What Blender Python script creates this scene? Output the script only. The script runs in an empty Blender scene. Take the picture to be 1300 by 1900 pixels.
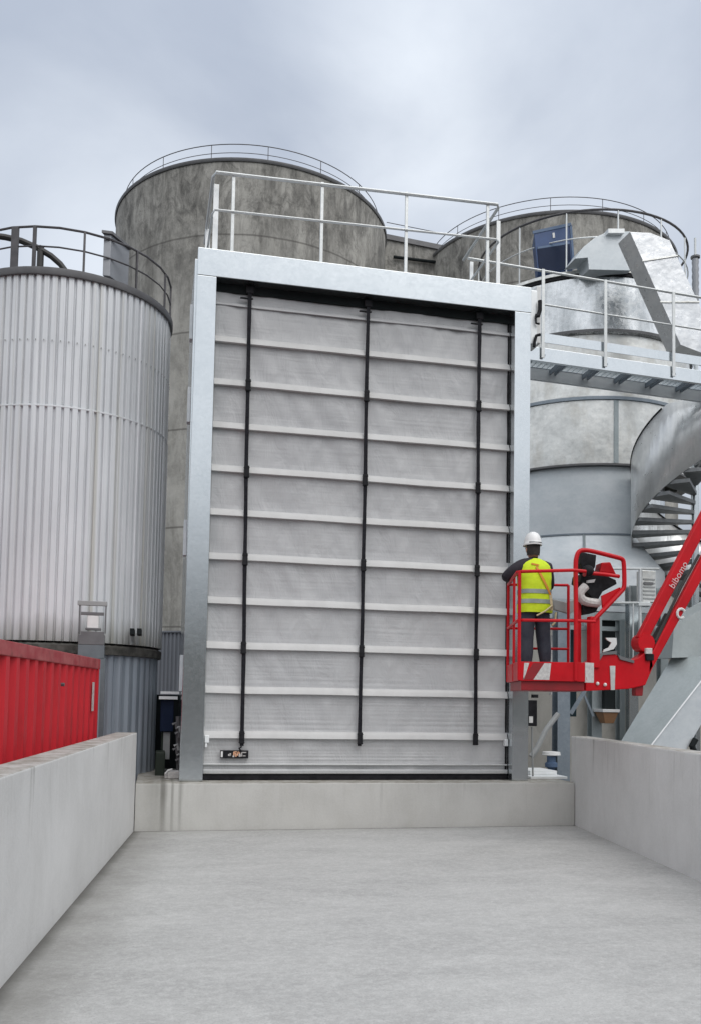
import bpy, bmesh, math, random
from mathutils import Vector, Matrix, noise
random.seed(7)
S = bpy.context.scene
COL = S.collection
PI = math.pi

# ------------------------------------------------------------------ camera
F_PX, CX, CY = 1655.688, 650.0, 1194.0          # for a 1300 x 1901.7 frame
def rot(rx, ry, rz):
    return Matrix.Rotation(rz, 3, 'Z') @ Matrix.Rotation(rx, 3, 'X') @ Matrix.Rotation(ry, 3, 'Y')
CM = rot(.061, -.018, -.212)
CP = Vector((-.642, -12.249, 1.15))
def at(u, v, y):                                 # the world point seen at a photo pixel, at depth plane y
    r = CM @ Vector(((u - CX) / F_PX, 1, (CY - v) / F_PX))
    return CP + r * ((y - CP.y) / r.y)
cd = bpy.data.cameras.new('camera'); cam = bpy.data.objects.new('camera', cd); COL.objects.link(cam)
m = Matrix((CM.col[0], CM.col[2], -CM.col[1])).transposed().to_4x4(); m.translation = CP
cam.matrix_world = m
cd.sensor_fit = 'HORIZONTAL'; cd.sensor_width = 36; cd.lens = 36 * F_PX / 1300
cd.shift_y = (CY - 950.4) / 1300; cd.clip_end = 3000; cd.clip_start = .05
S.camera = cam

# ------------------------------------------------------------------ materials
def nodes(name):
    mt = bpy.data.materials.new(name); mt.use_nodes = True
    nt = mt.node_tree; nt.nodes.clear()
    out = nt.nodes.new('ShaderNodeOutputMaterial'); b = nt.nodes.new('ShaderNodeBsdfPrincipled')
    nt.links.new(b.outputs[0], out.inputs[0])
    return mt, nt, b
def N(nt, t, **k):
    n = nt.nodes.new(t)
    for a, v in k.items():
        if a in ('ins',):
            for i, x in v.items(): n.inputs[i].default_value = x
        else: setattr(n, a, v)
    return n
def L(nt, a, b): nt.links.new(a, b)
def coords(nt, scale=(1, 1, 1)):
    tc = N(nt, 'ShaderNodeTexCoord'); mp = N(nt, 'ShaderNodeMapping'); mp.inputs['Scale'].default_value = scale
    L(nt, tc.outputs['Object'], mp.inputs[0]); return mp.outputs[0]
def noise_(nt, scale=(1, 1, 1), s=1., detail=6, rough=.6, dist=0.):
    n = N(nt, 'ShaderNodeTexNoise'); n.inputs['Scale'].default_value = s; n.inputs['Detail'].default_value = detail
    n.inputs['Roughness'].default_value = rough; n.inputs['Distortion'].default_value = dist
    L(nt, coords(nt, scale), n.inputs['Vector']); return n.outputs['Fac']
def rmp(nt, f, a, b, lo=0., hi=1.):
    r = N(nt, 'ShaderNodeMapRange'); r.inputs[1].default_value = a; r.inputs[2].default_value = b
    r.inputs[3].default_value = lo; r.inputs[4].default_value = hi; L(nt, f, r.inputs[0]); return r.outputs[0]
def mixc(nt, f, a, b, mode='MIX'):
    x = N(nt, 'ShaderNodeMix', data_type='RGBA', blend_type=mode)
    if isinstance(f, (int, float)): x.inputs[0].default_value = f
    else: L(nt, f, x.inputs[0])
    for i, c in ((6, a), (7, b)):
        if isinstance(c, (tuple, list)): x.inputs[i].default_value = (*c[:3], 1)
        else: L(nt, c, x.inputs[i])
    return x.outputs[2]
def mth(nt, op, a, b=0.):
    x = N(nt, 'ShaderNodeMath', operation=op)
    for i, c in ((0, a), (1, b)):
        if isinstance(c, (int, float)): x.inputs[i].default_value = c
        else: L(nt, c, x.inputs[i])
    return x.outputs[0]
def zc(nt):
    g = N(nt, 'ShaderNodeNewGeometry'); s = N(nt, 'ShaderNodeSeparateXYZ'); L(nt, g.outputs['Position'], s.inputs[0]); return s.outputs
def bump(nt, b, h, st=.3, d=.02):
    x = N(nt, 'ShaderNodeBump'); x.inputs['Strength'].default_value = st; x.inputs['Distance'].default_value = d
    L(nt, h, x.inputs['Height']); L(nt, x.outputs[0], b.inputs['Normal'])
def pm(name, c1, c2=None, rough=.5, metal=0., ns=2., nscale=(1, 1, 1), bst=0., bs=60., bd=.004, rv=0., streak=None, lo=.35, hi=.65):
    """base colour c1/c2 broken up by noise; optional bump; streak=(colour, scale vector, low, high, amount)"""
    mt, nt, b = nodes(name)
    b.inputs['Metallic'].default_value = metal
    c2 = c2 or tuple(x * .8 for x in c1)
    f = rmp(nt, noise_(nt, nscale, ns, 8, .62), lo, hi)
    col = mixc(nt, f, c1, c2)
    if streak:
        sc, sv, a, z, am = streak
        col = mixc(nt, rmp(nt, noise_(nt, sv, 1., 7, .65), a, z, 0, am), col, sc)
    L(nt, col, b.inputs['Base Color'])
    if rv:
        L(nt, rmp(nt, noise_(nt, nscale, ns * 2.3, 6, .6), .3, .7, rough - rv, rough + rv), b.inputs['Roughness'])
    else: b.inputs['Roughness'].default_value = rough
    if bst: bump(nt, b, noise_(nt, (1, 1, 1), bs, 6, .6), bst, bd)
    return mt
M = {}
def floor_mat():
    mt, nt, b = nodes('yard_concrete')
    big = rmp(nt, noise_(nt, (1, 2.2, 1), .75, 9, .66, .5), .36, .64)
    col = mixc(nt, big, (.335, .333, .326), (.435, .433, .422))
    brm = noise_(nt, (1, 2.4, 1), 3.4, 9, .75, .6)
    col = mixc(nt, rmp(nt, brm, .46, .66, 0, .4), col, (.30, .298, .29))
    col = mixc(nt, rmp(nt, noise_(nt, (1, 1.4, 1), .8, 9, .75, .9), .54, .74, 0, .35), col, (.235, .23, .22))
    col = mixc(nt, rmp(nt, noise_(nt, (1, 1.2, 1), 20, 7, .8), .44, .66, 0, .55), col, (.57, .57, .555))
    col = mixc(nt, rmp(nt, noise_(nt, (1, 1, 1), 70, 4, .75), .5, .68, 0, .5), col, (.215, .215, .21))
    # damp dirt gathered along the foot of the walls, plus painted contact shade
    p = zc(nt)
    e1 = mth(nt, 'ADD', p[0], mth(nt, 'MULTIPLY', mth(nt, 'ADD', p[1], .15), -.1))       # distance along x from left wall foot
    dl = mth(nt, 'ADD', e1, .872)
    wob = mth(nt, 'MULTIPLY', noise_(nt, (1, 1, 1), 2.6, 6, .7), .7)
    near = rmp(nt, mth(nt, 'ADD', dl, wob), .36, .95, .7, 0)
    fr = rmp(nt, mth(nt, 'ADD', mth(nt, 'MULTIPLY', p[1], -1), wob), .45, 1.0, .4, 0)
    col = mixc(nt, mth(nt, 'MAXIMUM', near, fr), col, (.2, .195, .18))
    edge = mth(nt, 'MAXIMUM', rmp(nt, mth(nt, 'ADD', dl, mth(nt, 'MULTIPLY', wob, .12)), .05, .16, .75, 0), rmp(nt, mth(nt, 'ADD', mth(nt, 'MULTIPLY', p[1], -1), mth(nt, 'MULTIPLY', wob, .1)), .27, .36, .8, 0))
    col = mixc(nt, edge, col, (.07, .068, .06))  # narrow dark joint line with contact shade painted into the floor colour
    L(nt, col, b.inputs['Base Color']); b.inputs['Roughness'].default_value = .82
    h = mth(nt, 'ADD', mth(nt, 'MULTIPLY', noise_(nt, (1, 1.6, 1), 14, 7, .7), .6), noise_(nt, (1, 1, 1), 130, 4, .6))
    bump(nt, b, h, .32, .006); return mt
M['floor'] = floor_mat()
def wall_mat(name, a, c, dark, top=None, amount=.5):
    mt, nt, b = nodes(name)
    col = mixc(nt, rmp(nt, noise_(nt, (1, 1, 1), 1.1, 8, .62, .3), .34, .66), a, c)
    col = mixc(nt, rmp(nt, noise_(nt, (2.2, 2.2, 1.1), 1.2, 9, .72, .6), .46, .72, 0, amount), col, dark)
    col = mixc(nt, rmp(nt, noise_(nt, (1, 1, 1), 38, 5, .7), .35, .75, 0, .25), col, tuple(x * 1.2 for x in c))
    # pin holes
    col = mixc(nt, rmp(nt, noise_(nt, (1, 1, 1), 90, 2, .5), .68, .74, 0, .5), col, dark)
    if top is not None:                      # drips under the coping
        p = zc(nt)
        s = rmp(nt, noise_(nt, (5, 5, .25), 1.6, 6, .75, .3), .55, .70)
        hgt = rmp(nt, mth(nt, 'ADD', p[2], mth(nt, 'MULTIPLY', noise_(nt, (5, 5, .1), 1.3, 3, .5), .9)), top - .1, top + .5)
        col = mixc(nt, mth(nt, 'MULTIPLY', mth(nt, 'MULTIPLY', s, hgt), .2 if name == 'sill_concrete' else .6), col, (.14, .133, .115))
    if top is not None:
        g_ = N(nt, 'ShaderNodeNewGeometry'); sp_ = N(nt, 'ShaderNodeSeparateXYZ'); L(nt, g_.outputs['True Normal'], sp_.inputs[0])
        tp_ = mth(nt, 'MULTIPLY', rmp(nt, sp_.outputs[2], .6, .9), rmp(nt, noise_(nt, (1, 1, 1), 5, 8, .75), .36, .62, .25, .95))
        col = mixc(nt, tp_, col, (.20, .185, .15))
    if name == 'sill_concrete':
        p = zc(nt); nz_ = noise_(nt, (14, 1, .4), 1., 6, .7)
        for (xc_, w_, am_) in ((-.52, .035, .62), (-.40, .02, .45), (-.30, .03, .4), (-.62, .12, .25)):
            d_ = mth(nt, 'ABSOLUTE', mth(nt, 'SUBTRACT', mth(nt, 'ADD', p[0], mth(nt, 'MULTIPLY', nz_, .10)), xc_ + .05))
            f_ = mth(nt, 'MULTIPLY', rmp(nt, d_, w_ * .3, w_ * 1.4, am_, 0), rmp(nt, mth(nt, 'ADD', p[2], mth(nt, 'MULTIPLY', nz_, .3)), -.55, .0, .35, 1))
            col = mixc(nt, f_, col, (.085, .08, .065))
    L(nt, col, b.inputs['Base Color']); b.inputs['Roughness'].default_value = .85
    h = mth(nt, 'ADD', mth(nt, 'MULTIPLY', noise_(nt, (14, 14, .8), 1, 5, .6), .25), noise_(nt, (1, 1, 1), 40, 6, .7))
    bump(nt, b, h, .3, .008); return mt
M['wall'] = wall_mat('cast_concrete', (.55, .548, .54), (.64, .638, .63), (.46, .455, .44), .62, .35)
M['sill'] = wall_mat('sill_concrete', (.45, .444, .424), (.53, .524, .50), (.38, .37, .335), -.02, .35)
M['pad'] = wall_mat('plinth_concrete', (.40, .385, .35), (.5, .485, .45), (.24, .23, .2), None, .6)
def silo_mat():
    mt, nt, b = nodes('weathered_silo_concrete')
    p = zc(nt)
    col = mixc(nt, rmp(nt, noise_(nt, (1, 1, .6), .8, 9, .7, .5), .38, .62), (.265, .258, .238), (.47, .458, .425))
    col = mixc(nt, rmp(nt, noise_(nt, (3, 3, .5), 1., 9, .75, .6), .46, .70, 0, .6), col, (.11, .105, .092))
    col = mixc(nt, rmp(nt, noise_(nt, (1, 1, .8), 4., 9, .8), .50, .68, 0, .65), col, (.46, .445, .405))
    hz = rmp(nt, p[2], 9.5, 14.6)            # run-off stains start at the rim
    dk = rmp(nt, noise_(nt, (1.9, 1.9, .5), 1., 10, .8, .9), .44, .62)
    col = mixc(nt, mth(nt, 'MULTIPLY', mth(nt, 'MULTIPLY', dk, hz), .62), col, (.045, .044, .042))
    dk2 = rmp(nt, noise_(nt, (1.2, 1.2, .7), 1.7, 10, .82, .8), .48, .61)
    col = mixc(nt, mth(nt, 'MULTIPLY', mth(nt, 'MULTIPLY', dk2, rmp(nt, p[2], 10.8, 14.2)), .62), col, (.05, .049, .046))
    j = mth(nt, 'FRACT', mth(nt, 'ADD', mth(nt, 'MULTIPLY', p[2], 1 / 2.62), mth(nt, 'MULTIPLY', noise_(nt, (1, 1, 1), 1.5, 3), .012)))
    jl = rmp(nt, mth(nt, 'ABSOLUTE', mth(nt, 'SUBTRACT', j, .12)), .004, .014, .6, 0)
    col = mixc(nt, jl, col, (.06, .055, .05))
    L(nt, col, b.inputs['Base Color']); b.inputs['Roughness'].default_value = .9
    bump(nt, b, mth(nt, 'ADD', noise_(nt, (8, 8, 1.5), .6, 5, .6), noise_(nt, (1, 1, 1), 16, 7, .7)), .45, .02); return mt
M['silo'] = silo_mat()
def galv(name, c1, c2, rough=.4, metal=.8, spangle=26., rv=.1, streak=None, bs=.12, wob=None):
    mt, nt, b = nodes(name)
    v = N(nt, 'ShaderNodeTexVoronoi'); v.inputs['Scale'].default_value = spangle; L(nt, coords(nt), v.inputs['Vector'])
    sp = N(nt, 'ShaderNodeSeparateColor'); L(nt, v.outputs['Color'], sp.inputs[0])
    f = mth(nt, 'ADD', mth(nt, 'MULTIPLY', sp.outputs[0], .3), mth(nt, 'MULTIPLY', rmp(nt, noise_(nt, (1, 1, 1), 2.4, 8, .65), .33, .67), .7))
    col = mixc(nt, f, c1, c2)
    if streak: col = mixc(nt, rmp(nt, noise_(nt, streak[1], 1, 7, .65), streak[2], streak[3], 0, streak[4]), col, streak[0])
    L(nt, col, b.inputs['Base Color']); b.inputs['Metallic'].default_value = metal
    L(nt, rmp(nt, mth(nt, 'ADD', mth(nt, 'MULTIPLY', sp.outputs[1], .4), mth(nt, 'MULTIPLY', noise_(nt, (1, 1, 1), 5, 5), .6)), .2, .8, rough - rv, rough + rv), b.inputs['Roughness'])
    if wob: bump(nt, b, noise_(nt, wob[0], wob[1], 4, .5), wob[2], wob[3])
    elif bs: bump(nt, b, noise_(nt, (1, 1, 1), 9, 4, .5), bs, .01)
    return mt
M['galv'] = galv('bright_galvanised_steel', (.57, .605, .625), (.645, .675, .69), .17, .97, 26, .025, None, .05)
M['rail'] = galv('galvanised_rail', (.55, .57, .57), (.68, .70, .70), .45, .55, 40)
M['galv_post'] = galv('white_galvanised_bar', (.80, .82, .83), (.86, .88, .88), .55, .3)
M['shiny'] = galv('mottled_zinc_sheet', (.50, .52, .53), (.82, .835, .84), .25, .93, 16, .12, ((.26, .28, .29), (1.7, 1.7, .35), .46, .66, .75), 0, ((1, 1, 1), 3., .35, .03))
M['aged'] = galv('aged_zinc_sheet', (.58, .59, .575), (.86, .86, .83), .42, .72, 16, .1, ((.44, .41, .35), (2.4, 2.4, .9), .48, .72, .6), 0, ((1, 1, 1), 1.6, .5, .05))
M['dull'] = galv('dull_zinc_sheet', (.56, .61, .64), (.67, .71, .735), .5, .2, 18, .08, ((.74, .77, .79), (1.3, 1.3, 3.2), .48, .68, .7), .15)
M['duct'] = galv('bright_zinc_sheet', (.60, .62, .64), (.82, .83, .84), .34, .60, 14, .1, ((.46, .48, .50), (1.5, 1.5, 1.5), .5, .7, .5), 0, ((1, 1, 1), 2.2, .5, .06))
M['chute'] = galv('chute_zinc_sheet', (.40, .44, .44), (.50, .54, .54), .5, .5, 30, .08, ((.5, .52, .52), (3, 3, 3), .55, .75, .4))
M['steel'] = galv('blue_grey_steel', (.20, .24, .28), (.30, .34, .38), .5, .5, 30)
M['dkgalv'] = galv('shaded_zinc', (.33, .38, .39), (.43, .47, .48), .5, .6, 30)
M['wavy'] = galv('stair_sheet', (.70, .715, .715), (.86, .87, .86), .32, .5, 9, .06, ((.52, .53, .52), (2.6, 2.6, .5), .5, .66, .6), 0, ((2.2, 2.2, .3), 1.8, .45, .08))
M['clad'] = pm('white_ribbed_cladding', (.62, .64, .66), (.71, .73, .75), .38, .10, 1.4, (1, 1, .4), 0, streak=((.46, .45, .39), (4.2, 4.2, .04), .55, .63, .65), rv=.06)
def add_base_grime(mt, z0, z1, colr=(.16, .16, .13)):
    nt = mt.node_tree; b = next(n for n in nt.nodes if n.type == 'BSDF_PRINCIPLED')
    src = b.inputs['Base Color'].links[0].from_socket
    p = zc(nt); f = rmp(nt, mth(nt, 'ADD', p[2], mth(nt, 'MULTIPLY', noise_(nt, (7, 7, .6), 1, 6, .7), .5)), z0, z1, .8, 0)
    L(nt, mixc(nt, f, src, colr), b.inputs['Base Color'])
add_base_grime(M['clad'], 2.0, 2.45)
M['clad_base'] = pm('blue_grey_ribbed_cladding', (.27, .31, .36), (.34, .38, .43), .42, .3, 1.6, (1, 1, .3), streak=((.16, .17, .19), (4, 4, .08), .5, .7, .6))
M['clad_dark'] = pm('dark_ribbed_cladding', (.14, .15, .17), (.19, .20, .225), .5, .2, 1.6, (1, 1, .3))
M['rim'] = pm('dark_grey_flashing', (.12, .12, .125), (.17, .17, .175), .5, .2, 3, bst=.1)
M['dkrail'] = pm('dark_grey_rail', (.07, .068, .072), (.11, .105, .11), .5, .3, 5)
M['greybox'] = pm('grey_sheet_box', (.25, .26, .28), (.33, .34, .36), .45, .4, 2)
M['black'] = pm('black_rubber', (.012, .012, .014), (.025, .025, .028), .55, 0, 12)
M['strap'] = pm('black_webbing', (.010, .010, .013), (.02, .02, .025), .6, 0, 30, bst=.2, bs=200)
M['red'] = pm('red_lift_paint', (.60, .006, .014), (.46, .005, .011), .38, 0, 3, streak=((.22, .02, .02), (5, 5, 5), .6, .78, .5), rv=.08)
M['red_dark'] = pm('red_underframe_paint', (.30, .010, .016), (.22, .01, .014), .45, 0, 4)
def container_mat():
    mt = pm('red_container_paint', (.60, .024, .036), (.49, .018, .028), .5, 0, 1.6, (1, 1, .5), streak=((.20, .03, .025), (6, 6, .8), .56, .76, .6), bst=.12, bs=30, rv=.08)
    return mt
M['cont'] = container_mat()
M['cont_rail'] = pm('faded_red_paint', (.33, .035, .045), (.42, .11, .11), .6, 0, 5, streak=((.15, .04, .03), (7, 7, 7), .55, .7, .7), bst=.2)
M['white'] = pm('white_plastic', (.74, .74, .73), (.66, .66, .65), .4, 0, 6)
M['helmet'] = pm('white_helmet_shell', (.80, .80, .79), (.76, .76, .75), .3, 0, 6)
M['vest'] = pm('hi_vis_yellow', (.62, .78, .015), (.52, .68, .012), .75, 0, 9, bst=.5, bs=9, bd=.02)
M['reflect'] = pm('grey_reflective_tape', (.30, .34, .33), (.24, .28, .27), .4, .2, 20)
M['jacket'] = pm('black_jacket', (.012, .010, .016), (.022, .018, .026), .8, 0, 12, bst=.4, bs=20, bd=.01)
M['jeans'] = pm('dark_work_trousers', (.030, .038, .055), (.05, .058, .075), .85, 0, 9, bst=.5, bs=14, bd=.015)
M['skin'] = pm('skin', (.48, .27, .19), (.42, .22, .15), .55, 0, 14)
M['hair'] = pm('dark_hair', (.015, .012, .010), (.03, .024, .02), .7, 0, 30)
M['boot'] = pm('dark_boot', (.03, .025, .02), (.045, .038, .03), .6)
M['harness'] = pm('orange_webbing', (.80, .26, .03), (.62, .30, .06), .7, 0, 20)
M['lanyard'] = pm('cream_webbing', (.62, .52, .32), (.5, .42, .25), .8, 0, 20)
M['blue'] = pm('blue_panel_paint', (.030, .075, .20), (.022, .055, .15), .45, 0, 3)
M['navy'] = pm('dark_blue_panel', (.010, .018, .045), (.014, .024, .055), .4, 0, 3)
M['dark'] = pm('dark_opening', (.012, .015, .016), (.02, .024, .025), .7)
M['teal'] = pm('dark_teal_sheet', (.015, .035, .045), (.02, .045, .055), .5)
M['greyp'] = pm('grey_paint', (.35, .36, .36), (.28, .29, .29), .5)
M['orange'] = pm('orange_brown_bowl', (.34, .18, .09), (.26, .15, .085), .5)
M['valve'] = pm('blue_valve_paint', (.10, .16, .27), (.08, .13, .22), .5)
M['green'] = pm('dark_green_bin', (.012, .022, .014), (.02, .03, .018), .6)
M['decal'] = pm('pale_decal', (.62, .60, .58), (.45, .43, .42), .5, 0, 30)
M['decal_red'] = pm('pale_pink_lettering', (.72, .55, .55), (.66, .48, .48), .5, 0, 30)
M['tag_orange'] = pm('tag_orange_print', (.70, .32, .16), (.65, .42, .3), .5, 0, 60)
M['ground'] = pm('yard_asphalt', (.05, .05, .049), (.075, .075, .072), .9, 0, .6, bst=.4, bs=40)
M['grass'] = pm('moss', (.03, .045, .015), (.05, .06, .02), .9)
M['treadm'] = pm('dark_zinc_tread', (.20, .21, .215), (.27, .28, .285), .5, .3, 8)
M['ledge'] = pm('mossy_dark_ledge', (.035, .035, .03), (.11, .105, .095), .8, 0, 9, bst=.4)
M['dkslate'] = pm('slate_grey_paint', (.12, .14, .155), (.17, .19, .205), .5, .2, 4)
M['hose'] = pm('black_hose', (.02, .019, .018), (.035, .033, .03), .5)
def fabric_mat():
    mt, nt, b = nodes('grey_door_fabric')
    col = mixc(nt, rmp(nt, noise_(nt, (1, 1, .5), 1.1, 7, .6), .35, .65), (.425, .43, .44), (.48, .485, .49))
    col = mixc(nt, rmp(nt, noise_(nt, (.9, 1, 14), 1.5, 6, .7), .45, .7, 0, .12), col, (.36, .362, .365))
    p = zc(nt)
    col = mixc(nt, rmp(nt, mth(nt, 'ADD', p[2], mth(nt, 'MULTIPLY', noise_(nt, (.5, 1, 2), 2, 5), 1.2)), .3, 1.6, .35, 0), col, (.52, .52, .51))  # paler towards the foot: reflected light painted into the fabric colour
    L(nt, col, b.inputs['Base Color']); b.inputs['Roughness'].default_value = .42
    b.inputs['Specular IOR Level'].default_value = .5
    bump(nt, b, mth(nt, 'ADD', mth(nt, 'MULTIPLY', noise_(nt, (.5, 1, 9), 2., 4, .55), .35), mth(nt, 'MULTIPLY', noise_(nt, (1.8, 1, .7), 2.2, 5, .55, .8), 2.)), .4, .035); return mt
M['fabric'] = fabric_mat()
M['pocket'] = pm('grey_pocket_fabric', (.53, .53, .525), (.46, .46, .455), .5, 0, 1.5, (1.5, 1, 1))
M['alu'] = galv('aluminium_bar', (.50, .51, .51), (.62, .63, .63), .4, .6, 60)

for k_, v_ in (('black', .12), ('strap', .12), ('red', .28), ('cont', .3), ('navy', .12), ('dark', .1)):
    next(n for n in M[k_].node_tree.nodes if n.type == 'BSDF_PRINCIPLED').inputs['Specular IOR Level'].default_value = v_

# ------------------------------------------------------------------ mesh builder
class MB:
    def __init__(s): s.v = []; s.f = []; s.mi = []
    def add(s, vs, fs, mi=0):
        o = len(s.v); s.v += [tuple(x) for x in vs]; s.f += [tuple(i + o for i in f) for f in fs]; s.mi += [mi] * len(fs); return s
    def box(s, x0, x1, y0, y1, z0, z1, mi=0):
        v = [(x, y, z) for x in (x0, x1) for y in (y0, y1) for z in (z0, z1)]
        return s.add(v, [(0, 1, 3, 2), (4, 6, 7, 5), (0, 4, 5, 1), (2, 3, 7, 6), (0, 2, 6, 4), (1, 5, 7, 3)], mi)
    def beam(s, p0, p1, w, h, up=(0, 0, 1), mi=0):      # box along p0-p1, w sideways, h along up
        p0, p1 = Vector(p0), Vector(p1); d = (p1 - p0).normalized(); up = Vector(up)
        if abs(d.dot(up)) > .98: up = Vector((0, 1, 0))
        a = d.cross(up).normalized(); u = a.cross(d).normalized()
        v = [p + a * (w / 2 * i) + u * (h / 2 * j) for p in (p0, p1) for i in (-1, 1) for j in (-1, 1)]
        return s.add(v, [(0, 1, 3, 2), (4, 6, 7, 5), (0, 4, 5, 1), (2, 3, 7, 6), (0, 2, 6, 4), (1, 5, 7, 3)], mi)
    def tube(s, pts, r, n=8, closed=False, mi=0):
        pts = [Vector(p) for p in pts]; k = len(pts); R = r if isinstance(r, (list, tuple)) else [r] * k
        rings = []; prev = None
        for i, p in enumerate(pts):
            a = pts[(i - 1) % k] if (closed or i > 0) else p; b = pts[(i + 1) % k] if (closed or i < k - 1) else p
            t = (b - a).normalized()
            if prev is None:
                prev = t.orthogonal().normalized()
            prev = (prev - t * prev.dot(t)).normalized(); q = t.cross(prev)
            rings.append([p + (prev * math.cos(2 * PI * j / n) + q * math.sin(2 * PI * j / n)) * R[i] for j in range(n)])
        v = [x for r_ in rings for x in r_]; f = []
        for i in range(k if closed else k - 1):
            i2 = (i + 1) % k
            for j in range(n): f.append((i * n + j, i * n + (j + 1) % n, i2 * n + (j + 1) % n, i2 * n + j))
        if not closed: f += [tuple(range(n - 1, -1, -1)), tuple((k - 1) * n + j for j in range(n))]
        return s.add(v, f, mi)
    def prism(s, poly, vec, mi=0):
        n = len(poly); vec = Vector(vec); v = [Vector(p) for p in poly] + [Vector(p) + vec for p in poly]
        f = [tuple(range(n)), tuple(range(2 * n - 1, n - 1, -1))] + [(i + n, (i + 1) % n + n, (i + 1) % n, i) for i in range(n)]
        return s.add(v, f, mi)
    def lathe(s, c, prof, n=48, a0=0., a1=2 * PI, capt=False, capb=False, fn=None, mi=0):
        full = abs(a1 - a0 - 2 * PI) < 1e-6; cnt = n if full else n + 1; v = []
        for (r, z) in prof:
            for i in range(cnt):
                a = a0 + (a1 - a0) * i / n; rr = r + (fn(i) if fn else 0); v.append((c[0] + rr * math.cos(a), c[1] + rr * math.sin(a), z))
        f = []
        for k in range(len(prof) - 1):
            for i in range(n):
                j = (i + 1) % cnt; f.append((k * cnt + i, k * cnt + j, (k + 1) * cnt + j, (k + 1) * cnt + i))
        if capt: f.append(tuple((len(prof) - 1) * cnt + i for i in range(cnt)))
        if capb: f.append(tuple(i for i in range(cnt - 1, -1, -1)))
        return s.add(v, f, mi)
    def sph(s, c, r, nu=14, nv=9, mi=0):
        r = r if isinstance(r, (tuple, list)) else (r, r, r); v = []; f = []
        for j in range(nv + 1):
            t = PI * j / nv
            for i in range(nu):
                a = 2 * PI * i / nu; v.append((c[0] + r[0] * math.sin(t) * math.cos(a), c[1] + r[1] * math.sin(t) * math.sin(a), c[2] + r[2] * math.cos(t)))
        for j in range(nv):
            for i in range(nu): f.append((j * nu + i, (j + 1) * nu + i, (j + 1) * nu + (i + 1) % nu, j * nu + (i + 1) % nu))
        return s.add(v, f, mi)
    def build(s, name, mat, parent=None, origin=None, smooth=False, bevel=0., auto=None):
        o0 = Vector(origin) if origin is not None else (root_loc(parent) if parent else Vector((0, 0, 0)))
        me = bpy.data.meshes.new(name); me.from_pydata([tuple(Vector(x) - o0) for x in s.v], [], s.f)
        mats = mat if isinstance(mat, list) else [mat]
        for mm in mats: me.materials.append(M[mm] if isinstance(mm, str) else mm)
        for p, i in zip(me.polygons, s.mi): p.material_index = i
        bm = bmesh.new(); bm.from_mesh(me)
        bmesh.ops.remove_doubles(bm, verts=bm.verts, dist=1e-6)
        bmesh.ops.recalc_face_normals(bm, faces=bm.faces)
        if bevel:
            es = [e for e in bm.edges if len(e.link_faces) == 2 and e.calc_face_angle(0) > .6]
            if es: bmesh.ops.bevel(bm, geom=es, offset=bevel, segments=2, profile=.6, affect='EDGES', clamp_overlap=True)
        bm.to_mesh(me); bm.free()
        if smooth or auto:
            me.polygons.foreach_set('use_smooth', [True] * len(me.polygons))
            me.set_sharp_from_angle(angle=auto or math.radians(35))
        o = bpy.data.objects.new(name, me); COL.objects.link(o)
        if parent: o.parent = parent
        else: o.location = o0
        return o
def root_loc(o):
    l = Vector((0, 0, 0))
    while o: l = l + Vector(o.location); o = o.parent
    return l
def thing(name, loc, label, cat, group=None):
    o = bpy.data.objects.new(name, None); COL.objects.link(o); o.location = loc; o.empty_display_size = .2
    o['label'] = label; o['category'] = cat
    if group: o['group'] = group
    return o
def tag(o, label, cat, group=None):
    o['label'] = label; o['category'] = cat
    if group: o['group'] = group
    return o
def structure(o): o['kind'] = 'structure'; return o
def arc(c, r, z, a0, a1, n): return [(c[0] + r * math.cos(a0 + (a1 - a0) * i / n), c[1] + r * math.sin(a0 + (a1 - a0) * i / n), z) for i in range(n + 1)]
GZ = -.63

# ------------------------------------------------------------------ setting: ground, yard floor
g = MB(); g.add([(-900, -900, GZ - .02), (900, -900, GZ - .02), (900, 900, GZ - .02), (-900, 900, GZ - .02)], [(0, 1, 2, 3)])
structure(g.build('ground', 'ground'))
def lx(y): return -.875 + .1 * (y + .15)        # inner face of left wall
def rx(y): return 5.30 + .143 * (y + .2)        # inner face of right wall
YN = -9.4
g = MB(); nn = 40
vs = []
for i in range(nn + 1):
    y = -.1 + (YN + .1) * i / nn
    for j in range(21): vs.append((lx(y) - .05 + (rx(y) - lx(y) + .1) * j / 20, y, GZ))
g.add(vs, [(i * 21 + j, i * 21 + j + 1, (i + 1) * 21 + j + 1, (i + 1) * 21 + j) for i in range(nn) for j in range(20)])
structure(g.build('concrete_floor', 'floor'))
# sill wall under the gate
o = MB().box(lx(-.2) + .004, rx(-.2) - .012, -.25, 2.1, GZ - .3, -.015).build('sill_wall', 'sill', origin=(2.2, -.25, GZ), bevel=.012)
tag(o, 'low stained concrete sill wall running under the roll-up door', 'wall')
def side_wall(fx, thick, ztop, name, label, y1):
    m_ = MB(); ys = [y1 + (YN - y1) * i / 10 for i in range(11)]
    poly = [(fx(y), y, GZ - .3) for y in (y1, YN)] + [(fx(y) + thick, y, GZ - .3) for y in (YN, y1)]
    m_.prism(poly, (0, 0, ztop - GZ + .3))
    o = m_.build(name, 'wall', origin=(fx(-6), -6, GZ), bevel=.014); tag(o, label, 'wall'); return o
side_wall(lx, -.27, .645, 'retaining_wall', 'grey concrete side wall with red container behind it', -.2)
side_wall(rx, .27, .645, 'retaining_wall', 'grey concrete side wall beside the boom lift, below the zinc chute', -.05)

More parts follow.
